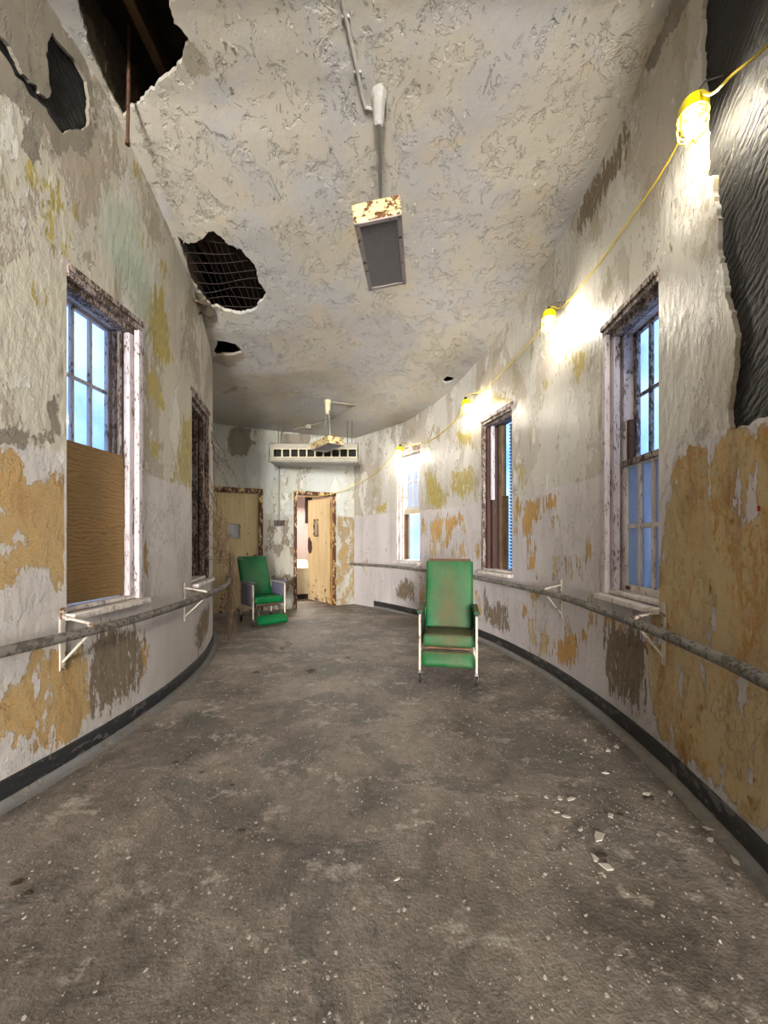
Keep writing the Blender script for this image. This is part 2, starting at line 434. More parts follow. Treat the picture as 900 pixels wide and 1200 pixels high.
M_WOOD_DARK = mat_plain('old dark roof timber', (112, 84, 58), .85, var=.25, vscale=7, bump=.004)
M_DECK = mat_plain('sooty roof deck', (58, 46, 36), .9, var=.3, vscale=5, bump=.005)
M_RUST = mat_plain('rusty iron', (92, 60, 38), .8, var=.3, vscale=30, bump=.001)
M_WIN = mat_chipped('flaking window paint', (204, 194, 196), (126, 102, 88), .60, 75, (1, 1, .3), (84, 64, 54), bump=.0015)
M_WIN_D = mat_chipped('worn dark window wood', (168, 152, 144), (98, 78, 64), .50, 70, (1, 1, .35), (56, 42, 34))
M_WIN_W = mat_chipped('white window paint', (226, 216, 208), (164, 130, 104), .63, 85, (1, 1, .4), (110, 84, 66))
M_DOORFR = mat_chipped('rusted door frame paint', (196, 170, 120), (92, 52, 30), .45, 24, (1, 1, .4), (58, 36, 24))
M_BASE = mat_chipped('scuffed black baseboard', (38, 38, 40), (92, 90, 88), .60, 26, (.5, .5, 1), (84, 80, 78), rough=.5)
M_COVE = mat_chipped('grey baseboard cove', (122, 120, 118), (146, 138, 126), .52, 9, (1, 1, 1), (90, 86, 82), rough=.75)
M_RAIL = mat_chipped('dirty grey rail paint', (128, 122, 114), (96, 88, 80), .53, 40, (1, 1, 1), (76, 70, 64), rough=.6, bump=.001)
M_BRKT = mat_chipped('white bracket paint', (198, 188, 174), (140, 100, 66), .60, 26, (1, 1, 1), (90, 60, 40))
M_REAR = mat_plain('pale corridor paint', (200, 196, 186), .7, var=.08, vscale=2)
M_CREAM = mat_plain('cream enamel', (204, 194, 160), .5, var=.08, vscale=6)
M_GRILLE = mat_plain('dark grille slot', (30, 26, 20), .8)

M_BROWN = mat_chipped('dark brown stained wood', (74, 48, 38), (120, 96, 80), .64, 60, (1, 1, .3), (50, 36, 30))
def mat_glass(name, tint, dust, dustcol):
    t = NT(name); P = obj_coord(t)
    n = t.noise(t.scale(P, (1, 1, .25)), 9, 5, .6)
    tr = t.n('BsdfTransparent', {'Color': tint}); df = t.n('BsdfDiffuse', {'Color': lin(dustcol)}); tl = t.n('BsdfTranslucent', {'Color': lin(dustcol)})
    gl = t.n('BsdfGlossy', {'Color': (1, 1, 1, 1), 'Roughness': .05})
    m0 = t.n('MixShader', {0: .5}); t.t.links.new(df.outputs[0], m0.inputs[1]); t.t.links.new(tl.outputs[0], m0.inputs[2])
    m1 = t.n('MixShader'); t.put(m1.inputs[0], t.mapr(n, .3, .75, dust * .5, min(1, dust * 1.5)))
    t.t.links.new(tr.outputs[0], m1.inputs[1]); t.t.links.new(m0.outputs[0], m1.inputs[2])
    m2 = t.n('MixShader', {0: .04}); t.t.links.new(m1.outputs[0], m2.inputs[1]); t.t.links.new(gl.outputs[0], m2.inputs[2])
    t.t.links.new(m2.outputs[0], t.out.inputs[0]); return t.m
M_GLASS = mat_glass('dusty window glass', (.97, .98, 1, 1), .06, (200, 205, 215))
M_GLASS_D = mat_glass('grimy window glass', (.60, .60, .62, 1), .62, (168, 168, 170))

# ------------------------------------------------------------------ masks read off the walls (pixel outlines -> wall metres)
def zp(side, ox, oy, s, pts): return [sz(side, ox + x / s, oy + y / s) for x, y in pts]
# openings: near edge and far edge of each window on its wall
WIN = {}
def opening(key, side, u_near, u_far, z0, z1):
    a, b = s_of_u(side, u_near), s_of_u(side, u_far)
    WIN[key] = (side, min(a, b), max(a, b), z0, z1)
opening(1, 'L', 78, 165, .95, 3.09)
opening(2, 'L', 225, 244, .95, 2.93)
opening(3, 'R', 772, 708, .98, 3.08)
opening(4, 'R', 600, 565.5, .98, 3.06)
opening(5, 'R', 492, 464.5, 1.0, 3.12)
def rect(k):
    _, a, b, z0, z1 = WIN[k]; return [(a, z0), (b, z0), (b, z1), (a, z1)]

hole_L = jag([sz('L', x / 5, y / 5) for x, y in [(310, 190), (360, 260), (450, 370), (510, 480), (525, 580), (515, 735), (480, 755), (420, 765), (370, 780), (340, 750), (300, 690), (270, 630), (180, 560), (130, 470), (90, 445), (40, 345), (0, 295), (-60, 230), (-60, 130), (0, 200), (50, 265), (112, 390), (135, 435), (215, 500), (235, 550), (285, 590), (300, 540), (285, 400), (275, 280)]], .016, .014, 2)
hole_R = jag([sz('R', u, v) for u, v in [(824, -40), (822, 60), (826, 150), (827, 205), (836, 207), (842, 290), (850, 345), (862, 392), (861, 430), (853, 478), (857, 502)]] + [sz('R', 900, 489), (S0['R'] - .8, 1.96), (S0['R'] - .8, 4.40), (sz('R', 824, -40)[0], 4.42)][0:4], .016, .016, 5)

L_ochre = [zp('L', 0, 300, 3, q) for q in [
    [(-40, 690), (30, 700), (60, 740), (65, 800), (50, 870), (60, 930), (45, 945), (20, 880), (-40, 850)],
    [(100, 830), (160, 810), (165, 860), (150, 930), (170, 960), (165, 900), (190, 760), (220, 755), (225, 900), (235, 960), (215, 1130), (195, 1180), (180, 1080), (120, 1090), (50, 1080), (45, 1050), (110, 1030), (110, 900)],
    [(-30, 890), (30, 960), (25, 1000), (-30, 1000)], [(-30, 1065), (40, 1090), (40, 1120), (-30, 1170)]]]
L_ochre += [zp('L', 0, 600, 3, q) for q in [
    [(140, 485), (150, 500), (160, 590), (165, 610), (150, 650), (140, 720), (90, 760), (60, 840), (50, 830), (65, 760), (40, 740), (30, 690), (60, 620), (120, 590), (125, 510)],
    [(-30, 700), (30, 740), (40, 775), (-30, 810)],
    [(190, 500), (240, 510), (250, 560), (280, 500), (300, 540), (300, 700), (285, 720), (270, 690), (275, 760), (230, 800), (215, 770), (180, 830), (155, 790), (160, 690), (200, 600), (185, 560)],
    [(495, 450), (510, 460), (515, 560), (500, 610)], [(498, 120), (512, 120), (512, 210), (500, 210)]]]
L_dark = [zp('L', 0, 600, 3, q) for q in [
    [(320, 480), (350, 430), (420, 410), (480, 420), (500, 440), (490, 600), (450, 640), (330, 710), (320, 640), (310, 560)],
    [(690, 400), (715, 340), (738, 330), (730, 420), (695, 490)]]]
L_bare = [zp('L', 0, 0, 1, q) for q in [
    [(-30, -30), (85, -30), (70, 25), (95, 60), (112, 105), (106, 152), (100, 185), (85, 175), (72, 185), (62, 160), (55, 140), (42, 185), (28, 172), (25, 135), (-30, 70)],
    [(-20, 503), (55, 503), (63, 470), (68, 467), (70, 507), (60, 524), (-20, 512)]]]
L_yel = [zp('L', 0, 0, 3, q) for q in [
    [(170, 700), (200, 690), (190, 800), (170, 850), (140, 790)], [(205, 840), (245, 880), (220, 920), (205, 890)], [(225, 700), (245, 720), (235, 790)],
    [(165, 640), (185, 640), (180, 680)], [(105, 600), (140, 610), (130, 660), (110, 640)],
    [(520, 1010), (570, 1020), (550, 1180), (515, 1180)], [(475, 780), (500, 800), (500, 870), (480, 850)], [(565, 900), (592, 950), (575, 1010)], [(145, 1030), (170, 1040), (160, 1080)], [(475, 580), (500, 600), (490, 640)]]]
L_yel += [zp('L', 0, 300, 3, q) for q in [
    [(520, 110), (575, 120), (605, 380), (560, 380), (520, 270)], [(510, 400), (560, 420), (590, 560), (520, 500)], [(515, 650), (560, 660), (570, 720), (515, 700)],
    [(640, 570), (675, 560), (675, 820), (610, 790)]]]
L_teal = [zp('L', 0, 0, 1, [(122, 230), (160, 240), (178, 330), (172, 400), (162, 372), (140, 325), (118, 290)])]

R_ochre = [[sz('R', u, v) for u, v in [(787, 545), (805, 530), (850, 512), (905, 494), (940, 480), (940, 1020), (895, 975), (850, 930), (800, 888), (775, 862), (760, 800), (758, 745), (776, 690), (779, 620), (786, 580)]]]
R_small = [zp('R', 600, 350, 3, q) for q in [
    [(35, 720), (60, 705), (95, 710), (95, 760), (75, 800), (65, 850), (40, 820)], [(110, 710), (155, 700), (155, 735), (115, 740)], [(60, 880), (80, 880), (80, 950), (60, 940)],
    [(140, 910), (160, 910), (150, 970)], [(195, 920), (210, 920), (205, 970)], [(228, 915), (240, 910), (235, 970)], [(270, 860), (280, 870), (275, 920)], [(8, 705), (22, 705), (20, 820), (8, 820)], [(135, 770), (160, 770), (140, 820)]]]
R_small += [zp('R', 600, 650, 3, q) for q in [
    [(150, 310), (190, 300), (200, 240), (220, 240), (225, 300), (215, 380), (170, 385), (155, 340)], [(65, 230), (80, 240), (80, 310), (62, 310)], [(110, 260), (125, 300), (115, 360), (100, 350)],
    [(275, 160), (295, 150), (290, 260), (275, 240)], [(328, 220), (430, 262), (400, 285), (330, 252)], [(245, 280), (262, 280), (258, 305)], [(40, 180), (55, 180), (50, 205)], [(70, 130), (90, 130), (80, 180)]]]
R_small += [zp('R', 400, 480, 4.5, q) for q in [
    [(470, 610), (510, 545), (535, 590), (530, 660), (510, 710), (490, 690), (480, 700)], [(545, 580), (610, 565), (615, 600), (580, 640), (570, 720), (550, 710)], [(620, 560), (635, 560), (650, 650), (635, 640)],
    [(470, 730), (500, 740), (500, 775), (470, 780)], [(520, 710), (540, 700), (535, 760)], [(580, 740), (600, 740), (600, 790)], [(620, 710), (655, 710), (650, 760), (625, 780)], [(420, 560), (440, 600), (440, 650), (425, 650)],
    [(708, 720), (728, 705), (728, 770), (712, 790)], [(415, 920), (440, 930), (435, 1020), (420, 1000)]]]
R_small += [zp('R', 540, 640, 5.456, q) for q in [
    [(400, 390), (420, 380), (425, 440), (400, 430)], [(440, 470), (475, 470), (480, 580), (440, 630)], [(520, 530), (560, 600), (545, 690), (510, 710)], [(100, 300), (128, 320), (128, 440), (108, 420)], [(455, 300), (500, 300), (480, 370), (460, 380)]]]
R_dark = [zp('R', 600, 650, 3, [(332, 250), (440, 270), (472, 320), (458, 500), (440, 535), (340, 470), (330, 330)]),
          zp('R', 400, 480, 4.5, [(290, 950), (340, 890), (385, 930), (385, 1010), (300, 990)]),
          zp('R', 540, 640, 5.456, [(150, 290), (170, 350), (200, 400), (290, 380), (300, 540), (220, 520), (150, 470)]),
          zp('R', 650, 0, 4, [(330, 590), (345, 650), (250, 880), (180, 1010), (110, 1090), (120, 980), (190, 850), (290, 680)])]
R_yel = [zp('R', 400, 480, 4.5, q) for q in [[(600, 110), (700, 120), (690, 200), (620, 190)], [(580, 330), (690, 290), (700, 420), (640, 480), (580, 440)], [(440, 330), (500, 350), (560, 480), (520, 530), (450, 490)], [(185, 520), (240, 480), (235, 545), (190, 540)]]]
R_yel += [zp('R', 600, 350, 3, q) for q in [[(195, 190), (262, 200), (250, 285), (210, 290)], [(90, 280), (135, 295), (110, 325)], [(15, 570), (52, 600), (30, 680)], [(-60, 330), (0, 340), (-20, 420), (-80, 400)]]]
R_bare = [zp('R', 650, 0, 4, [(560, -20), (640, -20), (560, 130), (440, 330), (400, 330), (470, 200)])]

B_bare = [zp('B', 240, 480, 5, q) for q in [[(150, 115), (262, 118), (265, 170), (292, 195), (245, 215), (240, 262), (165, 258), (150, 170)], [(455, 140), (530, 150), (605, 138), (600, 205), (455, 205)], [(455, 690), (490, 690), (485, 722), (460, 722)], [(415, 800), (445, 800), (440, 840), (420, 838)]]]
def ochre_R(P):
    return masks(P, R_ochre, -.5, .05)
def lvl_R_yel(P): return np.maximum(masks(P, R_yel, -.5, .06) - .02, np.where((P[:, 1] > 2.0), -.20, -.5))

def above(side, P, m):
    """bare brickwork where the wall runs on above the ceiling"""
    zc_ = np.array([zceil(*wpt(side, a).xy) for a in P[:, 0]])
    return np.where(P[:, 1] > zc_ + .04, .5, m)
hs = 5.06
outline_L = [(S0['L'] - 4.8, -.02), (RL * radians(47), -.02), (RL * radians(47), hs), (S0['L'] - 4.8, hs)]
wall_L = sheet('wall_left', M_WALL_L, outline_L, [rect(1), rect(2), hole_L], .045, lambda a, b, w: wpt('L', a, b, w),
               dict(ochre=lambda P: masks(P, L_ochre, -.5, .10) + .02, ochre_small=lambda P: masks(P, [], -.5), dark=lambda P: above('L', P, masks(P, L_dark, -.5, .12)), bare=lambda P: masks(P, L_bare) , yellow=lambda P: np.maximum(masks(P, L_yel, -.5, .08) - .01, np.where(P[:, 1] > 2.0, -.22, -.5)), teal=lambda P: masks(P, L_teal)), thick=.022, wobble=.007)
tag(wall_L, 'left inner wall of peeling cream paint curving away', 'wall', kind='structure')
outline_R = [(S0['R'] - 4.5, -.02), (RR * radians(48.9), -.02), (RR * radians(48.9), hs), (S0['R'] - 4.5, hs)]
wall_R = sheet('wall_right', M_WALL_R, outline_R, [rect(3), rect(4), rect(5), hole_R], .045, lambda a, b, w: wpt('R', a, b, w),
               dict(ochre=ochre_R, ochre_small=lambda P: np.maximum(masks(P, R_small, -.5, .12), np.where(P[:, 1] < DADO, -.24, -.5)), dark=lambda P: above('R', P, masks(P, R_dark, -.5, .12)), bare=lambda P: masks(P, R_bare), yellow=lvl_R_yel, teal=lambda P: masks(P, [])), thick=.022, wobble=.008)
tag(wall_R, 'right outer wall of white and ochre peeling paint curving left', 'wall', kind='structure')
# end wall with its two doorways
DH = 2.40
D1 = (1.93, 2.95); D2 = (.43, 1.30)
def drect(d): return [(d[0], -.02), (d[1], -.02), (d[1], DH), (d[0], DH)]
outline_B = [(-.15, -.02), (D2[0], -.02), (D2[0], DH), (D2[1], DH), (D2[1], -.02), (D1[0], -.02), (D1[0], DH), (D1[1], DH), (D1[1], -.02), (3.9, -.02), (3.9, 5.06), (-.15, 5.06)]
wall_B = sheet('wall_back', M_WALL_B, outline_B, [], .05, lambda a, b, w: wpt('B', a, b, w),
               dict(ochre=lambda P: np.where((P[:, 1] < DADO) , np.where(P[:, 0] < .5, .01, -.03), -.5), ochre_small=lambda P: masks(P, []), dark=lambda P: masks(P, []), bare=lambda P: np.maximum(masks(P, B_bare) + .02, np.where(P[:, 1] < DADO - .1, -.012, -.5)), yellow=lambda P: np.where(P[:, 1] < DADO, -.12, -.5), teal=lambda P: masks(P, [])), wobble=.004)
tag(wall_B, 'pale end wall between the two doors', 'wall', kind='structure')

# what the missing plaster lays open
def backing(name, side, s0, s1, z0, z1, depth, parent, sp=.06):
    o = sheet(name, M_MASTIC, [(s0, z0), (s1, z0), (s1, z1), (s0, z1)], [], sp, lambda a, b, w: wpt(side, a, b, -depth + w), wobble=.007)
    o.parent = parent; return o
tag(backing('exposed_backing', 'R', S0['R'] - 1.0, sz('R', 815, 200)[0], 1.85, 4.6, .022, wall_R), 'black combed backing where the plaster fell off')
tag(backing('exposed_backing', 'L', sz('L', -80, 100)[0], sz('L', 115, 100)[0], 3.2, 4.8, .03, wall_L), 'black backing behind the broken plaster')

# ------------------------------------------------------------------ ceiling and the cavity above
hole_1 = jag([tuple(cpx(u, v).xy) for u, v in [(94, 10), (99, 45), (116, 80), (128, 108), (143, 137), (152, 128), (173, 113), (190, 97), (213, 73), (221, 50), (213, 35), (203, 27), (200, 8), (196, -40), (180, -110), (110, -110), (92, -50)]], .016, .02, 1)
zoom7 = [(40, 140), (100, 182), (200, 152), (215, 130), (255, 108), (310, 140), (330, 180), (430, 225), (480, 280), (520, 340), (540, 420), (590, 490), (560, 540), (500, 600), (420, 620), (340, 600), (285, 570), (250, 575), (200, 520), (170, 480), (130, 420), (100, 310)]
hole_2 = jag([tuple(cpx(200 + x / 5.215, 250 + y / 5.215).xy) for x, y in zoom7], .016, .018, 3)
hole_3 = jag([tuple(cpx(200 + x / 5.215, 250 + y / 5.215).xy) for x, y in [(262, 850), (285, 780), (340, 785), (400, 800), (440, 850), (400, 862), (340, 868), (285, 872)]], .03, .012, 4)
hole_4 = jag([tuple(cpx(460 + x / 4.09, 260 + y / 4.09).xy) for x, y in [(235, 760), (262, 742), (295, 748), (290, 765), (255, 775)]], .03, .01, 6)
left_edge = [wpt('L', s).xy - Vector((.06, 0)) for s in np.linspace(S0['L'] - 4.8, RL * radians(47), 60)]
right_edge = [wpt('R', s).xy + Vector((.06, .03)) for s in np.linspace(RR * radians(48.9), S0['R'] - 4.5, 70)]
ceil_outline = [tuple(p) for p in left_edge] + [tuple(wpt('B', 3.4, 0, -.08).xy)] + [tuple(wpt('B', -.1, 0, -.08).xy)] + [tuple(p) for p in right_edge]
C_bare = [[tuple(cpx(u, v).xy) for u, v in q] for q in [
    [(221, 47), (236, 52), (242, 70), (252, 86), (246, 96), (232, 90), (222, 76), (214, 72)],
    [(228, 345), (245, 345), (253, 362), (247, 385), (232, 384), (226, 366)], [(247, 424), (268, 431), (287, 419), (280, 405), (250, 420)], [(261, 459), (277, 453), (275, 458), (264, 461)],
    ]]
ceiling = sheet('ceiling', M_CEIL, ceil_outline, [hole_1, hole_2, hole_3, hole_4], .05, lambda x, y, w: Vector((x, y, zceil(x, y) - w)),
                dict(bare=lambda P: masks(P, C_bare) + .01), thick=.032, wobble=.012)
tag(ceiling, 'flaking grey ceiling with broken holes over the left wall', 'ceiling', kind='structure')
deck = MB(); deck.prism([tuple(Vector(p) + (Vector(p) - Vector((-.4, 3.0))).normalized() * .12) for p in ceil_outline], 5.0, 5.1)
tag(deck.build('roof_deck', M_DECK), 'dark roof deck seen through the ceiling holes', 'roof', kind='structure')
joists = [(-2.05, .4, 3.6, 0.5), (-1.62, .4, 3.6, .5), (-1.2, .4, 3.6, .5), (-2.3, 2.9, 6.6, .0), (-1.9, 2.9, 6.6, .0), (-1.5, 2.9, 6.6, 0)]
for i, (x, y0, y1, _) in enumerate(joists):
    zz = max(zceil(x, y) for y in np.linspace(y0, y1, 12)) + .10
    j = MB(); j.box(x - .035, x + .035, y0, y1, zz, 5.0, r=.006, seg=1)
    tag(j.build('roof_joist', M_WOOD_DARK), 'dark roof joist above the ceiling holes', 'joist', 'joists above the broken ceiling', 'structure')
# torn wire lath left in the middle hole
c2 = np.array(hole_2); lm = MB()
x0, y0 = c2.min(0); x1, y1 = c2.max(0)
for k in range(9):
    y = y0 + (y1 - y0) * (k + .5) / 9
    pts = [(x, y + .02 * sin(x * 9 + k), zceil(x, y) + .05 + .012 * sin(7 * x + 2 * k)) for x in np.linspace(x0 - .03, x1 + .03, 14)]
    lm.tube(pts, .004, 5)
for k in range(11):
    x = x0 + (x1 - x0) * (k + .5) / 11
    pts = [(x + .015 * sin(y * 8 + k), y, zceil(x, y) + .056 + .01 * sin(6 * y + k)) for y in np.linspace(y0 - .03, y1 + .03, 12)]
    lm.tube(pts, .003, 5)
tag(lm.build('wire_lath', mat_plain('old iron lath', (52, 40, 32), .9, var=.2), ceiling), 'rusty wire lath bared in the hole')
# board remains and a slack flap of plaster
fl = MB()
ctr = cpx(238, 362)
for (du, dv, L, a) in [(-3, -6, .28, 20), (4, 0, .22, -14), (-8, 4, .2, 34)]:
    p = cpx(238 + du, 356 + dv)
    fl.prism(jag([(-.05, -L / 2), (.03, -L / 2), (.06, 0), (.03, L / 2), (-.03, L / 2 - .03), (-.06, .02)], .02, .02, a), -.008, .008, T(p.x, p.y, p.z - .05) @ RX(radians(a)) @ RY(radians(a * .7)))
fl.build('hanging_flap', mat_plain('grey plaster flap', (128, 112, 94), .9, var=.3, vscale=14, bump=.004), ceiling)
rod = MB(); a, b = at(151, -60, 2.62), at(149.5, 168, 2.62)
rod.tube([a, (a + b) / 2 + Vector((.006, 0, 0)), b], .011, 8); rod.tube([b + Vector((0, 0, .012)), b - Vector((0, 0, .01))], .016, 8)
tag(rod.build('hanging_rod', M_RUST), 'rusty iron rod hanging out of the largest ceiling hole', 'rod')

# ------------------------------------------------------------------ floor and back room shell
def bbox(mb, t0, t1, d0, d1, z0, z1, **k):
    """box in the end wall's own frame: t along the wall from the right corner, d behind it"""
    Mx = Matrix(((BD.x, -BN.x, 0, CORNER.x), (BD.y, -BN.y, 0, CORNER.y), (0, 0, 1, 0), (0, 0, 0, 1)))
    mb.box(t0, t1, d0, d1, z0, z1, Mx, **k); return Mx
fm = MB(); fm.prism([tuple(Vector(p) + (Vector(p) - Vector((-.4, 3.0))).normalized() * .14) for p in ceil_outline], -.2, 0); bbox(fm, -1.0, 4.0, .0, 3.4, -.2, -.0005)
floor = tag(fm.build('floor', M_FLOOR), 'dusty grey concrete floor strewn with paint chips', 'floor', kind='structure')
for nm, bx, lb in (('wall_rear', (-2.9, 2.2, -20.2, -20.1, 0, 5.0), 'end wall of the corridor stretch added behind the viewpoint'), ('wall_rear_left', (-2.4, -2.205, -20.2, -3.3, 0, 5.0), 'left wall of the corridor stretch added behind the viewpoint'),
                   ('wall_rear_right', (1.425, 1.6, -20.2, -3.0, 0, 5.0), 'right wall of the corridor stretch added behind the viewpoint')):
    rw = MB(); rw.box(*bx); tag(rw.build(nm, M_REAR), lb, 'wall', kind='structure')  # unseen straight stretch, lengthened so the rear fill lamp stands far back
rw = MB(); rw.box(-2.4, 1.6, -20.2, -3.2, 4.6, 4.7); tag(rw.build('trim_2', M_REAR), 'ceiling of the corridor stretch added behind the viewpoint', 'ceiling', kind='structure')
rw = MB(); rw.box(-2.4, 1.6, -20.2, -3.2, -.2, -.002); tag(rw.build('trim_3', M_FLOOR), 'floor of the corridor stretch added behind the viewpoint', 'floor', kind='structure')
M_PINK = mat_plain('faded pink room paint', (198, 180, 172), .7, var=.1, vscale=2.5, bump=.002)
M_OCHREJ = mat_chipped('ochre reveal paint', (206, 150, 60), (120, 66, 30), .56, 9, (1, 1, .25), (80, 46, 26))
m = MB(); bbox(m, -.9, 3.9, 3.2, 3.3, 0, 3.3); tag(m.build('wall_far', M_PINK), 'faded pink wall of the room behind the open door', 'wall', kind='structure')
m = MB(); bbox(m, 1.92, 2.0, .22, 3.2, 0, 3.3); tag(m.build('wall_inner', M_PINK), 'faded pink side wall inside the room past the open door', 'wall', kind='structure')
m = MB(); bbox(m, -.9, -.8, .1, 3.2, 0, 3.3); tag(m.build('wall_side', M_PINK), 'right wall of the room past the open door', 'wall', kind='structure')
m = MB(); bbox(m, -.9, 3.9, .1, 3.3, 3.3, 3.4); tag(m.build('trim_1', M_PINK), 'ceiling of the room past the open door', 'ceiling', kind='structure')

# ------------------------------------------------------------------ baseboards
def sweep(side, s0, s1, prof, n, name, mat, parent=None):
    """profile (off into the room, z) swept along a curved wall"""
    vs, fs = [], []; k = len(prof)
    for i in range(n + 1):
        s = s0 + (s1 - s0) * i / n
        for o_, z in prof:
            wv = .003 * mnoise.noise(Vector((s * 5, z * 9, 0)))
            vs.append(tuple(wpt(side, s, z, o_ + wv)))
    for i in range(n):
        for j in range(k - 1): fs.append((i * k + j, i * k + j + 1, (i + 1) * k + j + 1, (i + 1) * k + j))
    mb = MB(); mb.add(vs, fs); return mb.build(name, mat, parent, 35)
PR = [(-.02, .14), (.012, .138), (.018, .128), (.018, .040)]
PC = [(.018, .041), (.021, .026), (.030, .013), (.05, .004), (.075, .0015), (.075, -.01)]
for side, nm, s0, s1, lb in (('L', 'baseboard_left', S0['L'] - 4.5, RL * radians(46), 'scuffed black baseboard along the left wall'),
                             ('R', 'baseboard_right', S0['R'] - 4.2, RR * radians(43.5), 'scuffed black baseboard along the right wall')):
    b = sweep(side, s0, s1, PR, 150, nm, M_BASE); tag(b, lb, 'baseboard', kind='structure')
    tag(sweep(side, s0, s1, PC, 150, 'cove', M_COVE, b), 'worn grey cove at the foot')

# ------------------------------------------------------------------ windows
def win_matrix(k):
    side, a, b, z0, z1 = WIN[k]; A, B = wpt(side, a), wpt(side, b)
    X = (B - A); W = X.length; X.normalize()
    n = wpt(side, (a + b) / 2, 0, -.05) - wpt(side, (a + b) / 2); Y = n - X * n.dot(X); Y.normalize()
    return Matrix(((X.x, Y.x, 0, A.x), (X.y, Y.y, 0, A.y), (0, 0, 1, 0), (0, 0, 0, 1))), W, z0, z1
def window(k, label, mat_fr, mat_in=None):
    mat_in = mat_in or mat_fr
    Mx, W, z0, z1 = win_matrix(k)
    side = WIN[k][0]
    root = empty('window_%d' % k, Mx @ Vector((W / 2, .1, z0))); tag(root, label, 'window', kind='structure')
    inv = T(*(-root.location))
    def part(name, boxes, mat, r=.004, parent=None):
        mb = MB(inv @ Mx)
        for bx in boxes: mb.box(*bx, r=r, seg=1)
        return mb.build(name, mat, parent or root)
    # lining of the opening through the wall
    part('jamb_lining', [(-.03, .003, .012, .215, z0 - .02, z1 + .02), (W - .004, W + .03, -.002, .215, z0 - .02, z1 + .02), (-.03, W + .03, -.002, .215, z1 - .004, z1 + .04), (-.03, W + .03, .02, .24, z0 - .05, z0 + .004)], mat_in, 0)
    # stepped casing at each side and the moulded head
    part('casing', [(W - .035, W + .004, -.012, .03, z0, z1)], mat_fr)
    part('frame', [(W - .075, W, .035, .085, z0, z1), (W - .095, W, .10, .22, z0, z1), (0, .06, .10, .22, z0, z1), (0, W, .10, .22, z1 - .10, z1)], mat_in)
    part('head_moulding', [(-.0, W + .012, -.028, .02, z1 - .028, z1 + .012), (0, W, -.014, .05, z1 - .065, z1 - .026), (0, W, .03, .11, z1 - .105, z1 - .06)], M_WIN_D)
    part('sill', [(-.02, W + .02, -.07, .14, z0 - .04, z0), (0, W, .02, .24, z0 - .01, z0 + .03)], M_WIN_W)
    return root, part, W, z0, z1
def sash(part, name, x0, x1, y, z0, z1, mat, cols=3, rows=2, glass=None, bar=.022, stile=.042):
    b = [(x0, x0 + stile, y, y + .035, z0, z1), (x1 - stile, x1, y, y + .035, z0, z1), (x0, x1, y, y + .035, z0, z0 + stile * 1.1), (x0, x1, y, y + .035, z1 - stile, z1)]
    for c in range(1, cols):
        x = x0 + stile + (x1 - x0 - 2 * stile) * c / cols; b.append((x - bar / 2, x + bar / 2, y + .002, y + .033, z0, z1))
    for r_ in range(1, rows):
        z = z0 + stile + (z1 - z0 - 2 * stile) * r_ / rows; b.append((x0, x1, y + .004, y + .031, z - bar / 2, z + bar / 2))
    s_ = part(name, b, mat, .004)
    if glass: part('glass', [(x0 + .01, x1 - .01, y + .015, y + .019, z0 + .01, z1 - .01)], glass, 0, s_)
    return s_
# 1: nearest on the left, lower half boarded
root, part, W, z0, z1 = window(1, 'boarded sash window on the near left wall with blue panes above', M_WIN)
sash(part, 'upper_sash', .03, W - .09, .16, 2.0, z1 - .08, M_WIN, glass=M_GLASS)
part('parting_bead', [(W - .10, W - .085, .085, .10, z0, z1 - .1), (W - .125, W - .09, .12, .135, 2.0, z1 - .1)], M_WIN_D)
Mx1, W1, _, _ = win_matrix(1)
t = NT('weathered plywood'); P = obj_coord(t)
wv = t.n('TexWave', {'Scale': 7.5, 'Distortion': 11.0, 'Detail': 4.0, 'Detail Scale': 1.3}, wave_type='BANDS', bands_direction='Z'); t.put(wv.inputs[0], t.scale(P, (.6, .6, 1.6)))
n = t.noise(P, 3, 4)
c = t.mix(t.mapr(wv.outputs['Fac'], .5, 1.0), lin((150, 118, 70)), lin((126, 95, 52))); c = t.mix(t.mapr(n, .4, .7), c, lin((128, 102, 62)))
t.bsdf(Base_Color=c, Roughness=.75); M_PLY = t.m
pb = MB(Mx1); pb.box(.012, W1 - .085, .072, .09, 1.49, 2.04, r=.002, seg=1); pb.box(.012, W1 - .085,   .075, .092, .99, 1.4915, r=.001, seg=1)
tag(pb.build('plywood_board', M_PLY, origin=Mx1 @ Vector((W1 / 2, .08, .99))), 'brown plywood boarding up the lower half of the near left window', 'board')
# 2: far left, dark
root, part, W, z0, z1 = window(2, 'dark open window at the far end of the left wall with dead vines', M_WIN_D)
part('dark_blocker', [(.0, W, .2, .23, z0, z1)], M_DECK, 0)  # dark sheet added across the opening to keep it dark inside
# 3: nearest on the right
root, part, W, z0, z1 = window(3, 'tall flaking sash window on the near right wall', M_WIN)
sash(part, 'upper_sash', .03, W - .09, .17, 1.98, z1 - .08, M_WIN_D, glass=M_GLASS)
sash(part, 'lower_sash', .03, W - .07, .105, z0 + .03, 2.0, M_WIN_W, glass=M_GLASS_D, bar=.035, stile=.05)
part('meeting_rail', [(.01, W - .08, .085, .20, 1.96, 2.005)], M_WIN_D)
part('stain_strip', [(W - .125, W - .095, .12, .165, 2.0, 2.32)], M_RUST)
part('sash_latch', [(W - .17, W - .14, .085, .106, z0 + .05, z0 + .075)], M_RUST, .002)
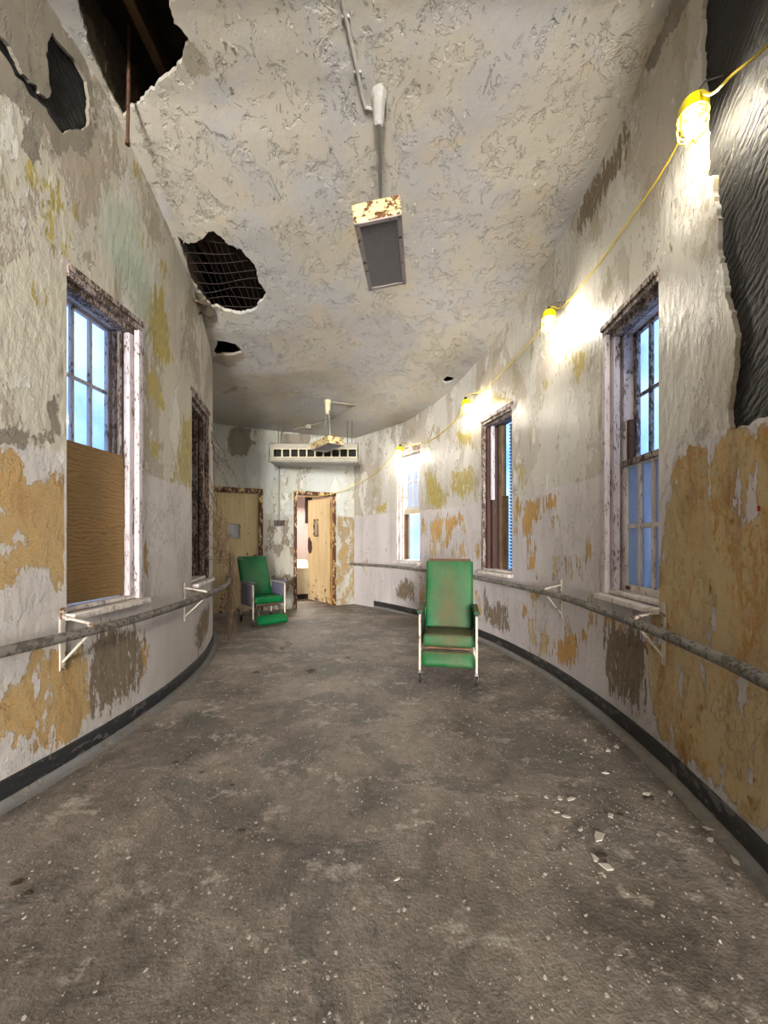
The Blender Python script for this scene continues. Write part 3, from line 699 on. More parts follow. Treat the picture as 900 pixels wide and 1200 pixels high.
# 4: open, louvred screen outside
root, part, W, z0, z1 = window(4, 'dark window behind the front chair with a louvred screen outside', M_WIN_D, M_BROWN)
part('guide_board', [(W - .155, W - .12, .05, .10, 1.95, z1 - .05)], M_WIN)
part('side_board', [(W - .20, W - .15, .15, .21, z0, z1)], M_WOOD_DARK)
part('inner_board', [(W - .27, W - .20, .20, .24, z0, 2.0), (W - .215, W - .20, .17, .24, 2.0, z1)], mat_plain('brown stained board', (150, 122, 84), .8, var=.2, vscale=6))
Mx, W4, _, _ = win_matrix(4)
sl = MB(T(*(-root.location)) @ Mx)
kz = 44
for i in range(kz):
    z = z0 + .03 + (z1 - z0 - .08) * i / kz
    sl.box(.005, W4 - .205, -.021, .021, -.0015, .0015, T(0, .30, z) @ RX(radians(-50)))
sl.build('louvre_screen', mat_plain('blue grey louvre metal', (86, 88, 112), .4, metal=.3), root, 0)
# 5: far right by the corner
root, part, W, z0, z1 = window(5, 'bright sash window at the far end of the right wall', M_WIN_W)
sash(part, 'upper_sash', .03, W - .07, .17, 1.98, z1 - .06, M_WIN_W, cols=3, rows=2, glass=M_GLASS_D, bar=.03)
part('meeting_rail', [(.01, W - .05, .12, .21, 1.90, 1.98)], M_CREAM)
part('side_board', [(W - .12, W - .09, .12, .24, z0, 1.9), (W - .16, W - .12, .16, .2, z0, 1.9)], M_WOOD_DARK)
part('glass', [(.03, W - .1, .2, .204, z0, 1.92)], M_GLASS, 0)

# ------------------------------------------------------------------ doors
def mat_door():
    t = NT('cream door paint with rust runs'); P = obj_coord(t)
    st = t.noise(t.scale(P, (1, 1, .05)), 26, 5, .6); n = t.noise(P, 9, 5, .65); nb = t.noise(t.scale(P, (1, 1, .4)), 2.4, 4)
    c = t.mix(t.mapr(st, .35, .75), lin((204, 186, 144)), lin((180, 158, 112)))
    c = t.mix(t.math('MULTIPLY', t.mapr(nb, .5, .75), .4), c, lin((168, 134, 84)))
    z = t.n('SeparateXYZ', {0: P}).outputs[2]
    f = t.mapr(t.math('ADD', n, t.mapr(z, 0, .6, .12, 0)), .655, .675)
    c = t.mix(f, c, lin((96, 58, 34)))
    t.bsdf(Base_Color=c, Roughness=.6, Normal=t.bump(f, -.003)); return t.m
M_DOOR = mat_door()
Mb = Matrix(((BD.x, -BN.x, 0, CORNER.x), (BD.y, -BN.y, 0, CORNER.y), (0, 0, 1, 0), (0, 0, 0, 1)))
def door_root(name, d, label):
    r = empty(name, Mb @ Vector(((d[0] + d[1]) / 2, 0, 0))); tag(r, label, 'door', kind='structure'); return r, T(*(-r.location)) @ Mb
d1, I1 = door_root('door_1', D1, 'closed cream door with a small square window behind the farther chair')
m = MB(I1); a, b = D1
m.box(a - .01, a + .065, -.03, .14, 0, DH, r=.006); m.box(b - .065, b + .01, -.03, .14, 0, DH, r=.006); m.box(a - .01, b + .01, -.03, .14, DH - .075, DH + .012, r=.006)
m.build('door_frame', M_DOORFR, d1)
m = MB(I1); x0, x1 = a + .07, b - .07
wx0, wx1, wz0, wz1 = a + .40, a + .64, 1.42, 1.72
m.box(x0, wx0, .05, .095, .01, DH - .08); m.box(wx1, x1, .05, .095, .01, DH - .08); m.box(wx0, wx1, .05, .095, .01, wz0); m.box(wx0, wx1, .05, .095, wz1, DH - .08)
m.build('leaf', M_DOOR, d1)
m = MB(I1)
for bx in [(wx0 - .02, wx0 + .012, .04, .10, wz0 - .02, wz1 + .02), (wx1 - .012, wx1 + .02, .04, .10, wz0 - .02, wz1 + .02), (wx0, wx1, .04, .10, wz0 - .02, wz0 + .012), (wx0, wx1, .04, .10, wz1 - .012, wz1 + .02)]: m.box(*bx, r=.004, seg=1)
m.build('window_frame', M_DOOR, d1)
m = MB(I1); m.box(wx0, wx1, .07, .078, wz0, wz1); m.build('pane', mat_plain('dim wired glass', (128, 126, 126), .15, var=.1), d1)
m = MB(I1); Rk = T(a + .13, .05, 1.08) @ RX(radians(90))
m.lathe([(.001, 0), (.035, 0), (.035, .006), (.012, .008), (.012, .03), (.028, .04), (.030, .055), (.02, .066), (.001, .068)], 16, Rk)
m.build('knob', M_RUST, d1)
d2, I2 = door_root('door_2', D2, 'cream door standing ajar into the pink room')
m = MB(I2); a, b = D2
m.box(a - .012, a + .05, -.035, .045, 0, DH, r=.006); m.box(b - .05, b + .012, -.035, .12, 0, DH, r=.006); m.box(a - .012, b + .012, -.035, .12, DH - .06, DH + .012, r=.006)
m.build('door_frame', M_DOORFR, d2)
m = MB(I2); m.box(a - .005, a + .045, .047, .34, 0, DH); m.box(a - .3, a + .02, .30, .34, 0, DH); m.build('reveal', M_OCHREJ, d2)
m = MB(I2); m.box(b - .03, b + .70, .12, .22, 0, 3.3); m.box(a - .9, a + .0, .12, .22, 0, 3.3); m.box(a - .1, b + .1, .12, .22, DH - .02, 3.3); m.build('partition', M_PINK, d2)
hinge = Mb @ Vector((s_of_u('B', 387.5, -.22), .22, 0))
fe = at(363.5, 700, 9.0); dv = Vector((fe.x - hinge.x, fe.y - hinge.y, 0)).normalized()
lw = .86
Ml = T(*(-d2.location)) @ Matrix(((dv.x, -dv.y, 0, hinge.x), (dv.y, dv.x, 0, hinge.y), (0, 0, 1, 0), (0, 0, 0, 1)))
m = MB(Ml); w0, w1 = .46, .62
m.box(.0, w0, -.02, .02, .015, DH - .07); m.box(w1, lw, -.02, .02, .015, DH - .07); m.box(w0, w1, -.02, .02, .015, 1.5); m.box(w0, w1, -.02, .02, 1.86, DH - .07)
leaf = m.build('leaf', M_DOOR, d2)
m = MB(Ml)
for bx in [(w0 - .02, w0 + .012, -.028, .028, 1.48, 1.88), (w1 - .012, w1 + .02, -.028, .028, 1.48, 1.88), (w0, w1, -.028, .028, 1.48, 1.512), (w0, w1, -.028, .028, 1.848, 1.88)]: m.box(*bx, r=.003, seg=1)
m.build('window_frame', M_DOORFR, d2)
m = MB(Ml); m.box(w0, w1, -.004, .004, 1.5, 1.86); m.build('pane', mat_plain('dim door glass', (150, 146, 128), .2), d2)
m = MB(Ml)   # torn and rusted lock plate
pl = jag([(.72, 1.12), (.80, 1.08), (.855, 1.16), (.857, 1.40), (.80, 1.48), (.76, 1.40), (.70, 1.34), (.69, 1.22)], .03, .012, 8)
m.prism(pl, -.004, .004, T(0, .021, 0) @ RX(radians(90))); m.prism(pl, -.004, .004, T(0, -.021, 0) @ RX(radians(90)))
m.build('lock_plate', mat_plain('dark rust', (70, 40, 26), .85, var=.3, vscale=20), d2)
m = MB(Ml)
for z in (.25, 1.2, 2.1): m.tube([(-.008, 0, z), (-.008, 0, z + .14)], .013, 10); m.box(-.03, .04, -.023, -.019, z, z + .14)
m.build('hinge', M_BRKT, d2)
u_, v0_, v1_ = 361.5, 583, 613
ts_ = s_of_u('B', u_, -3.2); y_ = (CORNER + BD * ts_ - BN * 3.2).y
m = MB(); zt, zb = CAM_H + (HY - v0_) * y_ / F, CAM_H + (HY - v1_) * y_ / F
bbox(m, ts_ - .10, ts_ + .10, 3.17, 3.22, zb, zt, r=.004)
tag(m.build('window_6', mat_plain('dark narrow window', (44, 34, 28), .4)), 'narrow dark window in the pink room past the open door', 'window', kind='structure')
# cabinet and dark slot inside the room
cb = fpx(354, 692); cab = empty('cabinet', (-2.05, 9.25, 0), radians(25)); cab.location = (-1.99, 9.30, 0)
tag(cab, 'pale low cabinet seen inside the open doorway', 'cabinet')
m = MB(); m.box(-.22, .16, -.2, .3, .12, .72, r=.01); m.build('body', M_CREAM, cab)
m = MB(); m.add([(-.24, -.22, .72), (.18, -.22, .72), (.18, .3, .90), (-.24, .3, .90), (-.24, -.22, .735), (.18, -.22, .735), (.18, .3, .915), (-.24, .3, .915)], [(0, 1, 2, 3), (4, 5, 6, 7), (0, 1, 5, 4), (1, 2, 6, 5), (2, 3, 7, 6), (3, 0, 4, 7)]); m.build('sloping_top', M_CREAM, cab, 0)
m = MB(); m.box(-.22, .16, -.16, .3, 0, .12); m.build('plinth', M_GRILLE, cab)
m = MB(); m.box(.17, .25, -.24, .3, 0, .86, r=.006); m.build('side_panel', M_WOOD_DARK, cab)

# ------------------------------------------------------------------ handrails
def handrail(side, s0, s1, off, z, label, brackets):
    pts = [wpt(side, s, z + .004 * sin(s * 3), off) for s in np.linspace(s0, s1, 70)]
    o0 = pts[0]; root = empty('handrail', (o0.x, o0.y, z)); tag(root, label, 'handrail')
    inv = T(-o0.x, -o0.y, -z)
    m = MB(inv); m.tube(pts, .029, 14); m.build('rail', M_RAIL, root, 60)
    for s in brackets:
        Mf = inv @ wframe(side, s); m = MB(Mf)
        m.box(-.018, .018, -.012, .0, z - .25, z + .13, r=.003, seg=1)
        m.tube([(-.0, -.01, z + .075), (0, -off, z + .04)], .009, 8)
        m.tube([(-.0, -.008, z - .20), (0, -off + .01, z - .025)], .008, 8)
        m.tube([(0, -off, z + .045), (0, -off, z + .02)], .014, 8)
        for zz in (z + .105, z - .225): m.lathe([(.0001, .006), (.006, .004), (.008, 0)], 8, T(0, -.012, zz) @ RX(radians(90)))
        m.build('bracket', M_BRKT, root)
    return root
handrail('L', S0['L'] - 3.5, s_of_u('L', 269, .20) + .25, .20, .86, 'dirty grey tubular handrail on brackets along the left wall', [s_of_u('L', 72), s_of_u('L', 216), -2.6])
handrail('R', S0['R'] - 3.2, RR * radians(48.2), .16, .89, 'dirty grey tubular handrail on brackets along the right wall', [s_of_u('R', 779), s_of_u('R', 658), s_of_u('R', 548), s_of_u('R', 494), s_of_u('R', 430), -3.1])

# ------------------------------------------------------------------ wheeled recliner chairs
def mat_vinyl(name, dust):
    t = NT(name); P = obj_coord(t)
    n = t.noise(P, 7, 5, .6); nf = t.noise(P, 60, 4, .6); nb = t.noise(t.scale(P, (1, 1, .6)), 3.2, 5, .65)
    c = t.mix(t.mapr(n, .3, .7), lin((2, 82, 40)), lin((3, 98, 50)))
    if dust > 0:
        sp = t.n('SeparateXYZ', {0: P}); nz = t.n('SeparateXYZ', {0: t.n('NewGeometry').outputs['Normal']}).outputs[2]
        gx = t.mapr(t.math('ABSOLUTE', sp.outputs[0]), .0, .24, 1, 0); gz = t.mapr(t.math('ABSOLUTE', t.math('SUBTRACT', sp.outputs[2], .66)), .0, .5, 1, 0)
        g = t.math('ADD', t.math('MULTIPLY', t.math('MULTIPLY', gx, gz), .42), t.mapr(nz, .55, .95, 0, .40))
        streak = t.noise(t.scale(P, (1, 1, .25)), 16, 5, .65)
        e_ = t.math('ADD', t.math('ADD', g, t.math('MULTIPLY', nb, .5)), t.math('MULTIPLY', t.math('ADD', streak, nf), .35))
        d = t.mapr(e_, .55, .86)
        c = t.mix(t.math('MULTIPLY', d, dust), c, t.mix(streak, lin((76, 68, 46)), lin((108, 98, 74))))
        r = t.mapr(d, 0, 1, .42, .85)
    else: r = .34
    t.bsdf(Base_Color=c, Roughness=r, Specular_IOR_Level=.3, Normal=t.bump(t.noise(P, 180, 2), .0006)); return t.m
M_VINYL = mat_vinyl('green vinyl', 0.0); M_VINYL_D = mat_vinyl('dusty green vinyl', .85)
M_VINYL_M = mat_vinyl('dust topped green vinyl', .8)
M_SIDE = mat_plain('grey lilac side vinyl', (112, 110, 128), .5, var=.1)
M_FRAME = mat_chipped('cream chair tubing', (222, 204, 184), (150, 110, 80), .66, 30, (1, 1, .4))
M_RUBBER = mat_plain('black rubber', (34, 33, 33), .7, var=.2)
M_STEEL = mat_plain('dull steel', (128, 124, 120), .4, metal=.8, var=.2)
def cushion(mb, w, d, h, M, bulge=.018, r=.03):
    """padded slab, slightly crowned on its top face"""
    bm = bmesh.new(); bmesh.ops.create_cube(bm, size=1)
    bmesh.ops.scale(bm, vec=(w, d, h), verts=bm.verts)
    bmesh.ops.bevel(bm, geom=bm.edges[:], offset=r, segments=4, profile=.5, affect='EDGES')
    bmesh.ops.subdivide_edges(bm, edges=[e for e in bm.edges if e.calc_length() > .1], cuts=7, use_grid_fill=True)
    for v in bm.verts:
        fx = max(0, 1 - (2 * v.co.x / w) ** 2); fy = max(0, 1 - (2 * v.co.y / d) ** 2)
        v.co.z += bulge * fx * fy * (1 if v.co.z > 0 else -.4)
        v.co.z += .003 * mnoise.noise(v.co * 14)
    bm.verts.index_update()
    mb.add([tuple(v.co) for v in bm.verts], [tuple(v.index for v in f.verts) for f in bm.faces], M); bm.free()
def recliner(loc, rz, label, dusty, tilt, foot_out, top_z):
    root = empty('recliner_chair', loc, rz); tag(root, label, 'chair')
    W2 = .272; vb, vs = (M_VINYL_D, M_VINYL_M) if dusty else (M_VINYL, M_VINYL)
    # backrest
    L = (top_z - .43) / cos(tilt)
    Mk = T(0, .20, .43) @ RX(-tilt)
    m = MB(); cushion(m, .52, L, .085, Mk @ T(0, 0, L / 2) @ RX(radians(90)), .014, .03); m.build('backrest', vb, root, 60)
    m = MB(); m.box(-.235, .235, .045, .062, -.02, L + .034, Mk, r=.012, seg=2); m.build('back_panel', mat_plain('brown back board', (112, 70, 46), .6, var=.2) if dusty else M_SIDE, root)
    # seat
    m = MB(); cushion(m, .49, .50, .115, T(0, -.055, .405) @ RX(radians(-3)), .014, .035); m.build('seat', vs, root, 60)
    # footrest
    m = MB()
    if foot_out: cushion(m, .50, .16, .085, T(0, -.42, .115) @ RX(radians(42)), .012, .03)
    else: cushion(m, .505, .15, .09, T(0, -.30, .243) @ RX(radians(64)), .014, .035)
    m.build('footrest', vs, root, 60)
    m = MB()
    if foot_out:
        for x in (-.19, .19): m.box(x - .012, x + .012, -.012, .012, 0, .33, T(0, -.40, .10) @ T(0, 0, 0) @ RX(radians(-38)), r=.003, seg=1)
    else:
        for x in (-.19, .19): m.box(x - .012, x + .012, -.26, .0, .22, .245, r=.003, seg=1)
    m.tube([(-.2, -.16, .30), (.2, -.16, .30)], .011, 8)
    m.build('footrest_linkage', M_STEEL, root)
    for sx in (-1, 1):
        x = sx * W2
        m = MB(); m.tube([(x, -.30, .10), (x, -.30, .64), (x, -.285, .672), (x, -.25, .682)], .0125, 10); m.build('leg', M_FRAME, root)
        m = MB(); m.tube([(x, .25, .10), (x, .25, .62), (x, .23, .675), (x, .19, .682)], .0125, 10); m.build('leg', M_FRAME, root)
        m = MB(); m.tube([(x, -.30, .30), (x, .25, .30)], .011, 8); m.build('side_rail', M_FRAME, root); m = MB(); m.tube([(x, -.26, .682), (x, .2, .682)], .011, 8); m.build('arm_rail', M_FRAME, root)
        m = MB(); m.box(x - .03, x + .03, -.325, .18, .685, .715, r=.013, seg=3); m.build('armrest', M_VINYL_D if dusty else M_SIDE, root)
        m = MB(); m.tube([(x, -.333, .69), (x, -.318, .69)], .016, 12); m.build('arm_end_cap', M_RUBBER if dusty else M_STEEL, root)
        m = MB(); m.box(x - .008, x + .008, -.285, .24, .315, .67, r=.006, seg=2); m.build('side_panel', M_SIDE if not dusty else mat_plain('dark side vinyl', (58, 66, 56), .6), root)
        for yy in (-.30, .25):
            m = MB()
            m.box(x - .017, x - .013, yy - .016, yy + .03, .045, .115, r=.001, seg=1); m.box(x + .013, x + .017, yy - .016, yy + .03, .045, .115, r=.001, seg=1); m.box(x - .017, x + .017, yy - .016, yy + .018, .105, .125, r=.002, seg=1)
            cst = m.build('caster', M_STEEL, root)
            m = MB(); Mw = T(x, yy + .012, .052) @ RY(radians(90))
            m.lathe([(.012, -.009), (.045, -.011), (.051, -.007), (.052, 0), (.051, .007), (.045, .011), (.012, .009)], 24, Mw, close=True)
            wh = m.build('wheel', M_RUBBER, cst)
    m = MB(); m.tube([(-W2, .25, .30), (W2, .25, .30)], .011, 8); m.tube([(-W2, -.1, .33), (W2, -.1, .33)], .011, 8); m.tube([(-W2, .22, .12), (W2, .22, .12)], .009, 8)
    m.build('crossbar', M_STEEL, root)
    m = MB(); m.box(-.22, .22, -.26, .2, .325, .35, r=.004, seg=1); m.build('seat_pan', M_WOOD_DARK, root)
    return root
def place(front_center, facing_deg):
    """wheels' front midpoint on the floor and the direction faced (0 = towards -Y, + = towards +X)"""
    a = radians(facing_deg); f = Vector((sin(a), -cos(a), 0)); return front_center - f * .30, a
p1, a1 = place((fpx(492, 803) + fpx(559, 804)) / 2 + Vector((0, .03, 0)), -11)
recliner(p1, a1, 'dusty green vinyl recliner chair on casters facing the camera in mid corridor', True, radians(14), False, 1.165)
p2, a2 = place((fpx(297, 734) + fpx(334, 731)) / 2 , 40)
recliner(p2, a2, 'clean green vinyl recliner chair with lilac sides in front of the closed door', False, radians(22), True, 1.10)

# ------------------------------------------------------------------ hanging fluorescent lights
M_LIGHTBODY = mat_chipped('rusting cream light housing', (226, 204, 150), (128, 80, 38), .535, 34, (1, 1, 1), (70, 40, 22), rough=.5)
M_LIGHTEDGE = mat_chipped('rusting pale light frame', (176, 164, 158), (104, 58, 36), .62, 18, (1, 1, 1), (76, 42, 28), rough=.5)
M_LOUV = mat_plain('grey louvre plastic', (150, 146, 146), .5, var=.06)
def pendant(loc, rot, ctop, label, two=False):
    """loc: centre of the underside; ctop: point on the ceiling above"""
    root = empty('pendant_light', loc, rot=rot); tag(root, label, 'lamp')
    Lh, Wh, Hh = .305, .143, .115
    m = MB()
    m.box(-Wh, Wh, -Lh, -Lh + .012, .0, Hh, r=.003, seg=1); m.box(-Wh, Wh, Lh - .012, Lh, 0, Hh, r=.003, seg=1)
    m.box(-Wh, -Wh + .008, -Lh, Lh, 0, Hh, r=.002, seg=1); m.box(Wh - .008, Wh, -Lh, Lh, 0, Hh, r=.002, seg=1); m.box(-Wh, Wh, -Lh, Lh, Hh - .008, Hh)
    m.box(-Wh - .003, Wh + .003, -Lh - .004, -Lh, Hh * .28, Hh * .34); m.box(-Wh - .003, Wh + .003, -Lh - .004, -Lh, Hh * .66, Hh * .72); m.box(-.003, .003, -Lh - .003, -Lh, Hh * .34, Hh * .66)
    for x in (-.10, .10): m.lathe([(.0001, .004), (.006, .003), (.007, 0)], 8, T(x, -Lh, Hh * .5) @ RX(radians(90)))
    m.build('housing', M_LIGHTBODY, root)
    m = MB(); e = .028
    m.box(-Wh, -Wh + e, -Lh, Lh, -.006, .004); m.box(Wh - e, Wh, -Lh, Lh, -.006, .004); m.box(-Wh, Wh, -Lh, -Lh + e * .8, -.006, .004); m.box(-Wh, Wh, Lh - e * .8, Lh, -.006, .004)
    m.build('frame', M_LIGHTEDGE, root, 0)
    m = MB()
    for i in range(34):
        y = -Lh + .03 + (2 * Lh - .06) * i / 33; m.box(-Wh + .025, Wh - .025, y - .0022, y + .0022, -.001, .014)
    for i in range(16):
        x = -Wh + .03 + (2 * Wh - .06) * i / 15; m.box(x - .0018, x + .0018, -Lh + .025, Lh - .025, 0, .013)
    m.build('louvre', M_LOUV, root, 0)
    m = MB(); m.box(-Wh + .02, Wh - .02, -Lh + .02, Lh - .02, .016, .02); m.build('diffuser', mat_plain('grey diffuser', (138, 132, 132), .6, var=.1), root, 0)
    bpy.context.view_layer.update()
    inv = root.matrix_world.inverted()
    ct = inv @ Vector(ctop)
    up = (inv.to_3x3() @ Vector((0, 0, 1))).normalized()
    tops = [ct - up * .2]
    for k in ((-.05, .05) if two else (0,)):
        m = MB(); m.tube([Vector((0 + k * .0, k * 2, Hh - .004)), ct - up * .17 + Vector((0, k, 0))], .011 if not two else .009, 10); m.build('stem', M_STEEL, root)
    Mq = T(*ct) @ up.to_track_quat('Z', 'Y').to_matrix().to_4x4()
    m = MB(); m.lathe([(.0001, -.22), (.022, -.22), (.034, -.205), (.042, -.12), (.046, -.05), (.056, -.035), (.058, .0), (.058, .02)], 10, Mq); m.build('canopy', M_CREAM if two else mat_plain('painted canopy', (160, 157, 150), .5), root, 25)
    return root
cn = cpx(444, 112)
pendant(Vector((-.005, 2.575, 3.30)), (radians(0), radians(-7), radians(-6)), cn, 'rusting fluorescent box light on a long stem, the nearer one')
cf = cpx(384, 470)
pendant(Vector((-.94, 6.35, 2.93)), (0, 0, radians(36)), cf, 'small fluorescent box light hanging before the ceiling heater', True)
cd = MB()
pts = [cpx(u, v, .012) for u, v in [(396, -60), (401, 0), (405, 20), (412, 52), (419, 85), (424, 112), (428, 126), (437, 128)]]
cd.tube(pts, .013, 8)
for i in (2, 4): cd.box(-.026, .026, -.007, .007, -.006, .012, T(*pts[i]), r=.003, seg=1)
tag(cd.build('conduit', mat_plain('painted conduit', (176, 172, 164), .5), origin=pts[0]), 'painted conduit on the ceiling leading to the nearer light', 'pipe')
cd = MB()
pts = [cpx(u, v, .015) for u, v in [(390, 471), (405, 473), (417, 474.5)]]; cd.tube(pts, .012, 8)
pts2 = [cpx(u, v, .015) for u, v in [(417, 474.5), (400, 485), (385, 493), (362, 499), (345, 503)]]; cd.tube(pts2, .011, 8)
p = pts2[3]; cd.box(-.05, .05, -.04, .04, -.06, .02, T(*p), r=.006)
tag(cd.build('conduit', mat_plain('dull conduit', (150, 142, 124), .6), origin=pts[0]), 'dull grey conduit and junction box by the farther light', 'pipe')

# ------------------------------------------------------------------ ceiling heater
hx0, hx1, hy, hz0, hz1 = -2.10, -.47, 7.0, 2.84, 3.17
heater = empty('unit_heater', ((hx0 + hx1) / 2, hy, hz0)); tag(heater, 'long cream ventilation heater with ten dark grilles hung above the doors', 'heater')
ox, oy, oz = heater.location; inv = T(-ox, -oy, -oz)
m = MB(inv); dpt = .42
gx0, gx1, gz0, gz1 = hx0 + .09, hx1 - .04, hz0 + .075, hz1 - .11
m.box(hx0, hx1, hy, hy + dpt, hz1 - .02, hz1, r=.006); m.box(hx0, hx1, hy + .02, hy + dpt, hz0 + .0, hz0 + .02, r=.006)
m.box(hx0, hx0 + .015, hy, hy + dpt, hz0, hz1); m.box(hx1 - .015, hx1, hy, hy + dpt, hz0, hz1); m.box(hx0, hx1, hy + dpt - .015, hy + dpt, hz0, hz1)
m.box(hx0, hx1, hy, hy + .015, gz1, hz1, r=.004, seg=1); m.box(hx0, hx1, hy, hy + .015, hz0 + .02, gz0, r=.004, seg=1); m.box(hx0, gx0, hy, hy + .015, gz0, gz1); m.box(gx1, hx1, hy, hy + .015, gz0, gz1)
m.box(hx0 - .012, hx1 + .012, hy - .03, hy + .03, hz0 - .012, hz0 + .014, r=.006)
m.build('housing', mat_plain('grey cream heater enamel', (160, 153, 136), .5, var=.1, vscale=4), heater)
m = MB(inv)
for i in range(1, 10):
    x = gx0 + (gx1 - gx0) * i / 10; m.box(x - .012, x + .012, hy + .002, hy + .05, gz0, gz1)
m.box(gx0 - .004, gx1 + .004, hy - .004, hy + .004, gz1 - .006, gz1 + .008); m.box(gx0 - .004, gx1 + .004, hy - .004, hy + .004, gz0 - .008, gz0 + .006)
m.build('grille', M_CREAM, heater, 0)
m = MB(inv); m.box(gx0, gx1, hy + .12, hy + .13, gz0, gz1); m.build('coil', M_GRILLE, heater, 0)
m = MB(inv); m.box(hx0 + .02, hx1 - .02, hy + .03, hy + .36, hz0 - .02, hz0 + .002); m.build('bottom_pan', M_STEEL, heater, 0)
for x in (hx0 + .13, hx0 + .19, hx1 - .21, hx1 - .13):
    m = MB(inv); m.tube([(x, hy + .16, hz1 - .01), (x, hy + .16, zceil(x, hy + .16) + .02)], .009, 8); m.tube([(x, hy + .16, hz1 - .005), (x, hy + .16, hz1 + .012)], .02, 8); m.build('hanger_rod', M_STEEL, heater)
# switch box with its conduit
sb = wpx('B', 327, 613); sw = empty('switch_box', sb); tag(sw, 'dark switch box on the wall between the two doors with conduit above', 'switch')
inv = T(*(-sb)); ts = s_of_u('B', 327)
m = MB(inv @ Mb); m.box(ts - .10, ts + .10, -.05, .0, sb.z - .055, sb.z + .055, r=.006); m.build('box', mat_plain('dark bronze box', (72, 60, 46), .5, var=.2), sw)
for x in (-.05, .05):
    m = MB(inv @ Mb); m.box(ts + x - .012, ts + x + .012, -.06, -.048, sb.z - .02, sb.z + .02, r=.003, seg=1); m.build('toggle', M_RUST, sw)
m = MB(inv @ Mb); m.tube([(ts, -.02, sb.z + .05), (ts, -.02, 2.95)], .015, 8); m.build('conduit', mat_plain('grey conduit', (150, 148, 140), .5), sw)

# ------------------------------------------------------------------ string of caged work lamps
M_YEL = mat_plain('yellow cage plastic', (250, 226, 20), .4, var=.05)
M_CORD = mat_plain('yellow cord', (214, 188, 66), .5, var=.06)
def mat_bulb(name, power):
    t = NT(name); em = t.n('Emission', {'Color': (1.0, .93, .80, 1), 'Strength': power}); t.t.links.new(em.outputs[0], t.out.inputs[0]); return t.m
M_BULBS = [mat_bulb('lit bulb', 400.0), mat_bulb('lit bulb, dimmer', 300.0)]
LP = [(812, 138, 'caged yellow work lamp nearest the camera beside the black bared wall'), (643, 374, 'caged yellow work lamp on the right wall, second along the cord'),
      (547, 474, 'caged yellow work lamp high on the right wall left of the dark louvred window'), (468, 527, 'caged yellow work lamp above the bright far window at the corridor end')]
lamp_top = []; lamp_bot = []
for i, (u, v, lb) in enumerate(LP):
    oc_ = .13 if i == 0 else .17; c = wpx('R', u, v + 3, oc_); root = empty('work_lamp', c); tag(root, lb, 'lamp', 'string of caged work lamps')
    root.rotation_euler = (radians(6), radians(8), random.uniform(0, 3))
    m = MB(); m.lathe([(.018, .108), (.03, .104), (.056, .095), (.062, .08), (.064, .018), (.059, .018), (.057, .076), (.05, .087), (.018, .098)], 24, close=True); m.build('hood', M_YEL, root)
    m = MB(); m.lathe([(.0001, .15), (.018, .148), (.022, .13), (.022, .06), (.0001, .055)], 16); m.build('socket', mat_plain('black socket', (30, 28, 26), .5), root)
    m = MB()
    for k in range(7):
        a = 2 * pi * k / 7
        m.tube([(.061 * cos(a) * r_, .061 * sin(a) * r_, z) for r_, z in [(1, .03), (1, -.02), (.97, -.06), (.8, -.09), (.45, -.107), (0.02, -.11)]], .0026, 5)
    for z, r_ in ((-.03, .062),): m.tube([(r_ * cos(a), r_ * sin(a), z) for a in np.linspace(0, 2 * pi, 25)], .0026, 5)
    m.build('cage', M_YEL, root)
    m = MB(); m.lathe([(.0001, -.095), (.014, -.093), (.027, -.08), (.033, -.06), (.031, -.04), (.02, -.012), (.014, .015), (.013, .055), (.0001, .055)], 20); m.build('bulb', M_BULBS[i > 2], root, 80)
    bpy.context.view_layer.update()
    lamp_top.append(root.matrix_world @ Vector((0, 0, .145))); lamp_bot.append(root.matrix_world @ Vector((-.0, 0, .145)))
    hk = root.matrix_world.inverted()
    sw_ = s_of_u('R', u, oc_); wq = wpt('R', sw_, lamp_top[-1].z + .05, 0.0)
    m = MB(hk); m.tube([wq, wq + (lamp_top[-1] - wq) * .6 + Vector((0, 0, .03)), lamp_top[-1]], .004, 6); m.build('hook', M_STEEL, root)
def span(a, b, mids): return [a] + [wpx('R', u, v, .035) for u, v in mids] + [b]
def smooth(pts, n=6):
    P = [Vector(p) for p in pts]; P = [2 * P[0] - P[1]] + P + [2 * P[-1] - P[-2]]; out = []
    for i in range(1, len(P) - 2):
        for k in range(n):
            t_ = k / n; a, b, c, d = P[i - 1], P[i], P[i + 1], P[i + 2]
            out.append(.5 * ((2 * b) + (c - a) * t_ + (2 * a - 5 * b + 4 * c - d) * t_ ** 2 + (3 * b - a - 3 * c + d) * t_ ** 3))
    out.append(P[-2]); return out
seq = [at(960, -10, 1.45), at(900, 53, 1.62), wpx('R', 858, 88, .10), wpx('R', 834, 110, .12)] + [lamp_top[0]] + [wpx('R', u, v, .035) for u, v in [(798, 160), (775, 203), (742, 252), (710, 298), (683, 333), (658, 360)]] + [lamp_top[1]] + \
      [wpx('R', u, v, .035) for u, v in [(634, 385), (610, 413), (585, 440), (566, 457)]] + [lamp_top[2]] + [wpx('R', u, v, .035) for u, v in [(538, 487), (520, 505), (500, 518), (482, 522)]] + [lamp_top[3]] + \
      [wpx('R', u, v, .05) for u, v in [(462, 531), (448, 547), (430, 561)]] + [at(412, 570, 8.1), at(397, 576.5, 8.1), at(380, 580.5, 8.05), at(362, 582, 8.2), at(347, 581, 8.7)]
cm = MB(); cm.tube(smooth(seq, 6), .0065, 7)
tag(cm.build('power_cord', M_CORD, origin=seq[4]), 'yellow power cord strung between the caged lamps along the right wall', 'cord')

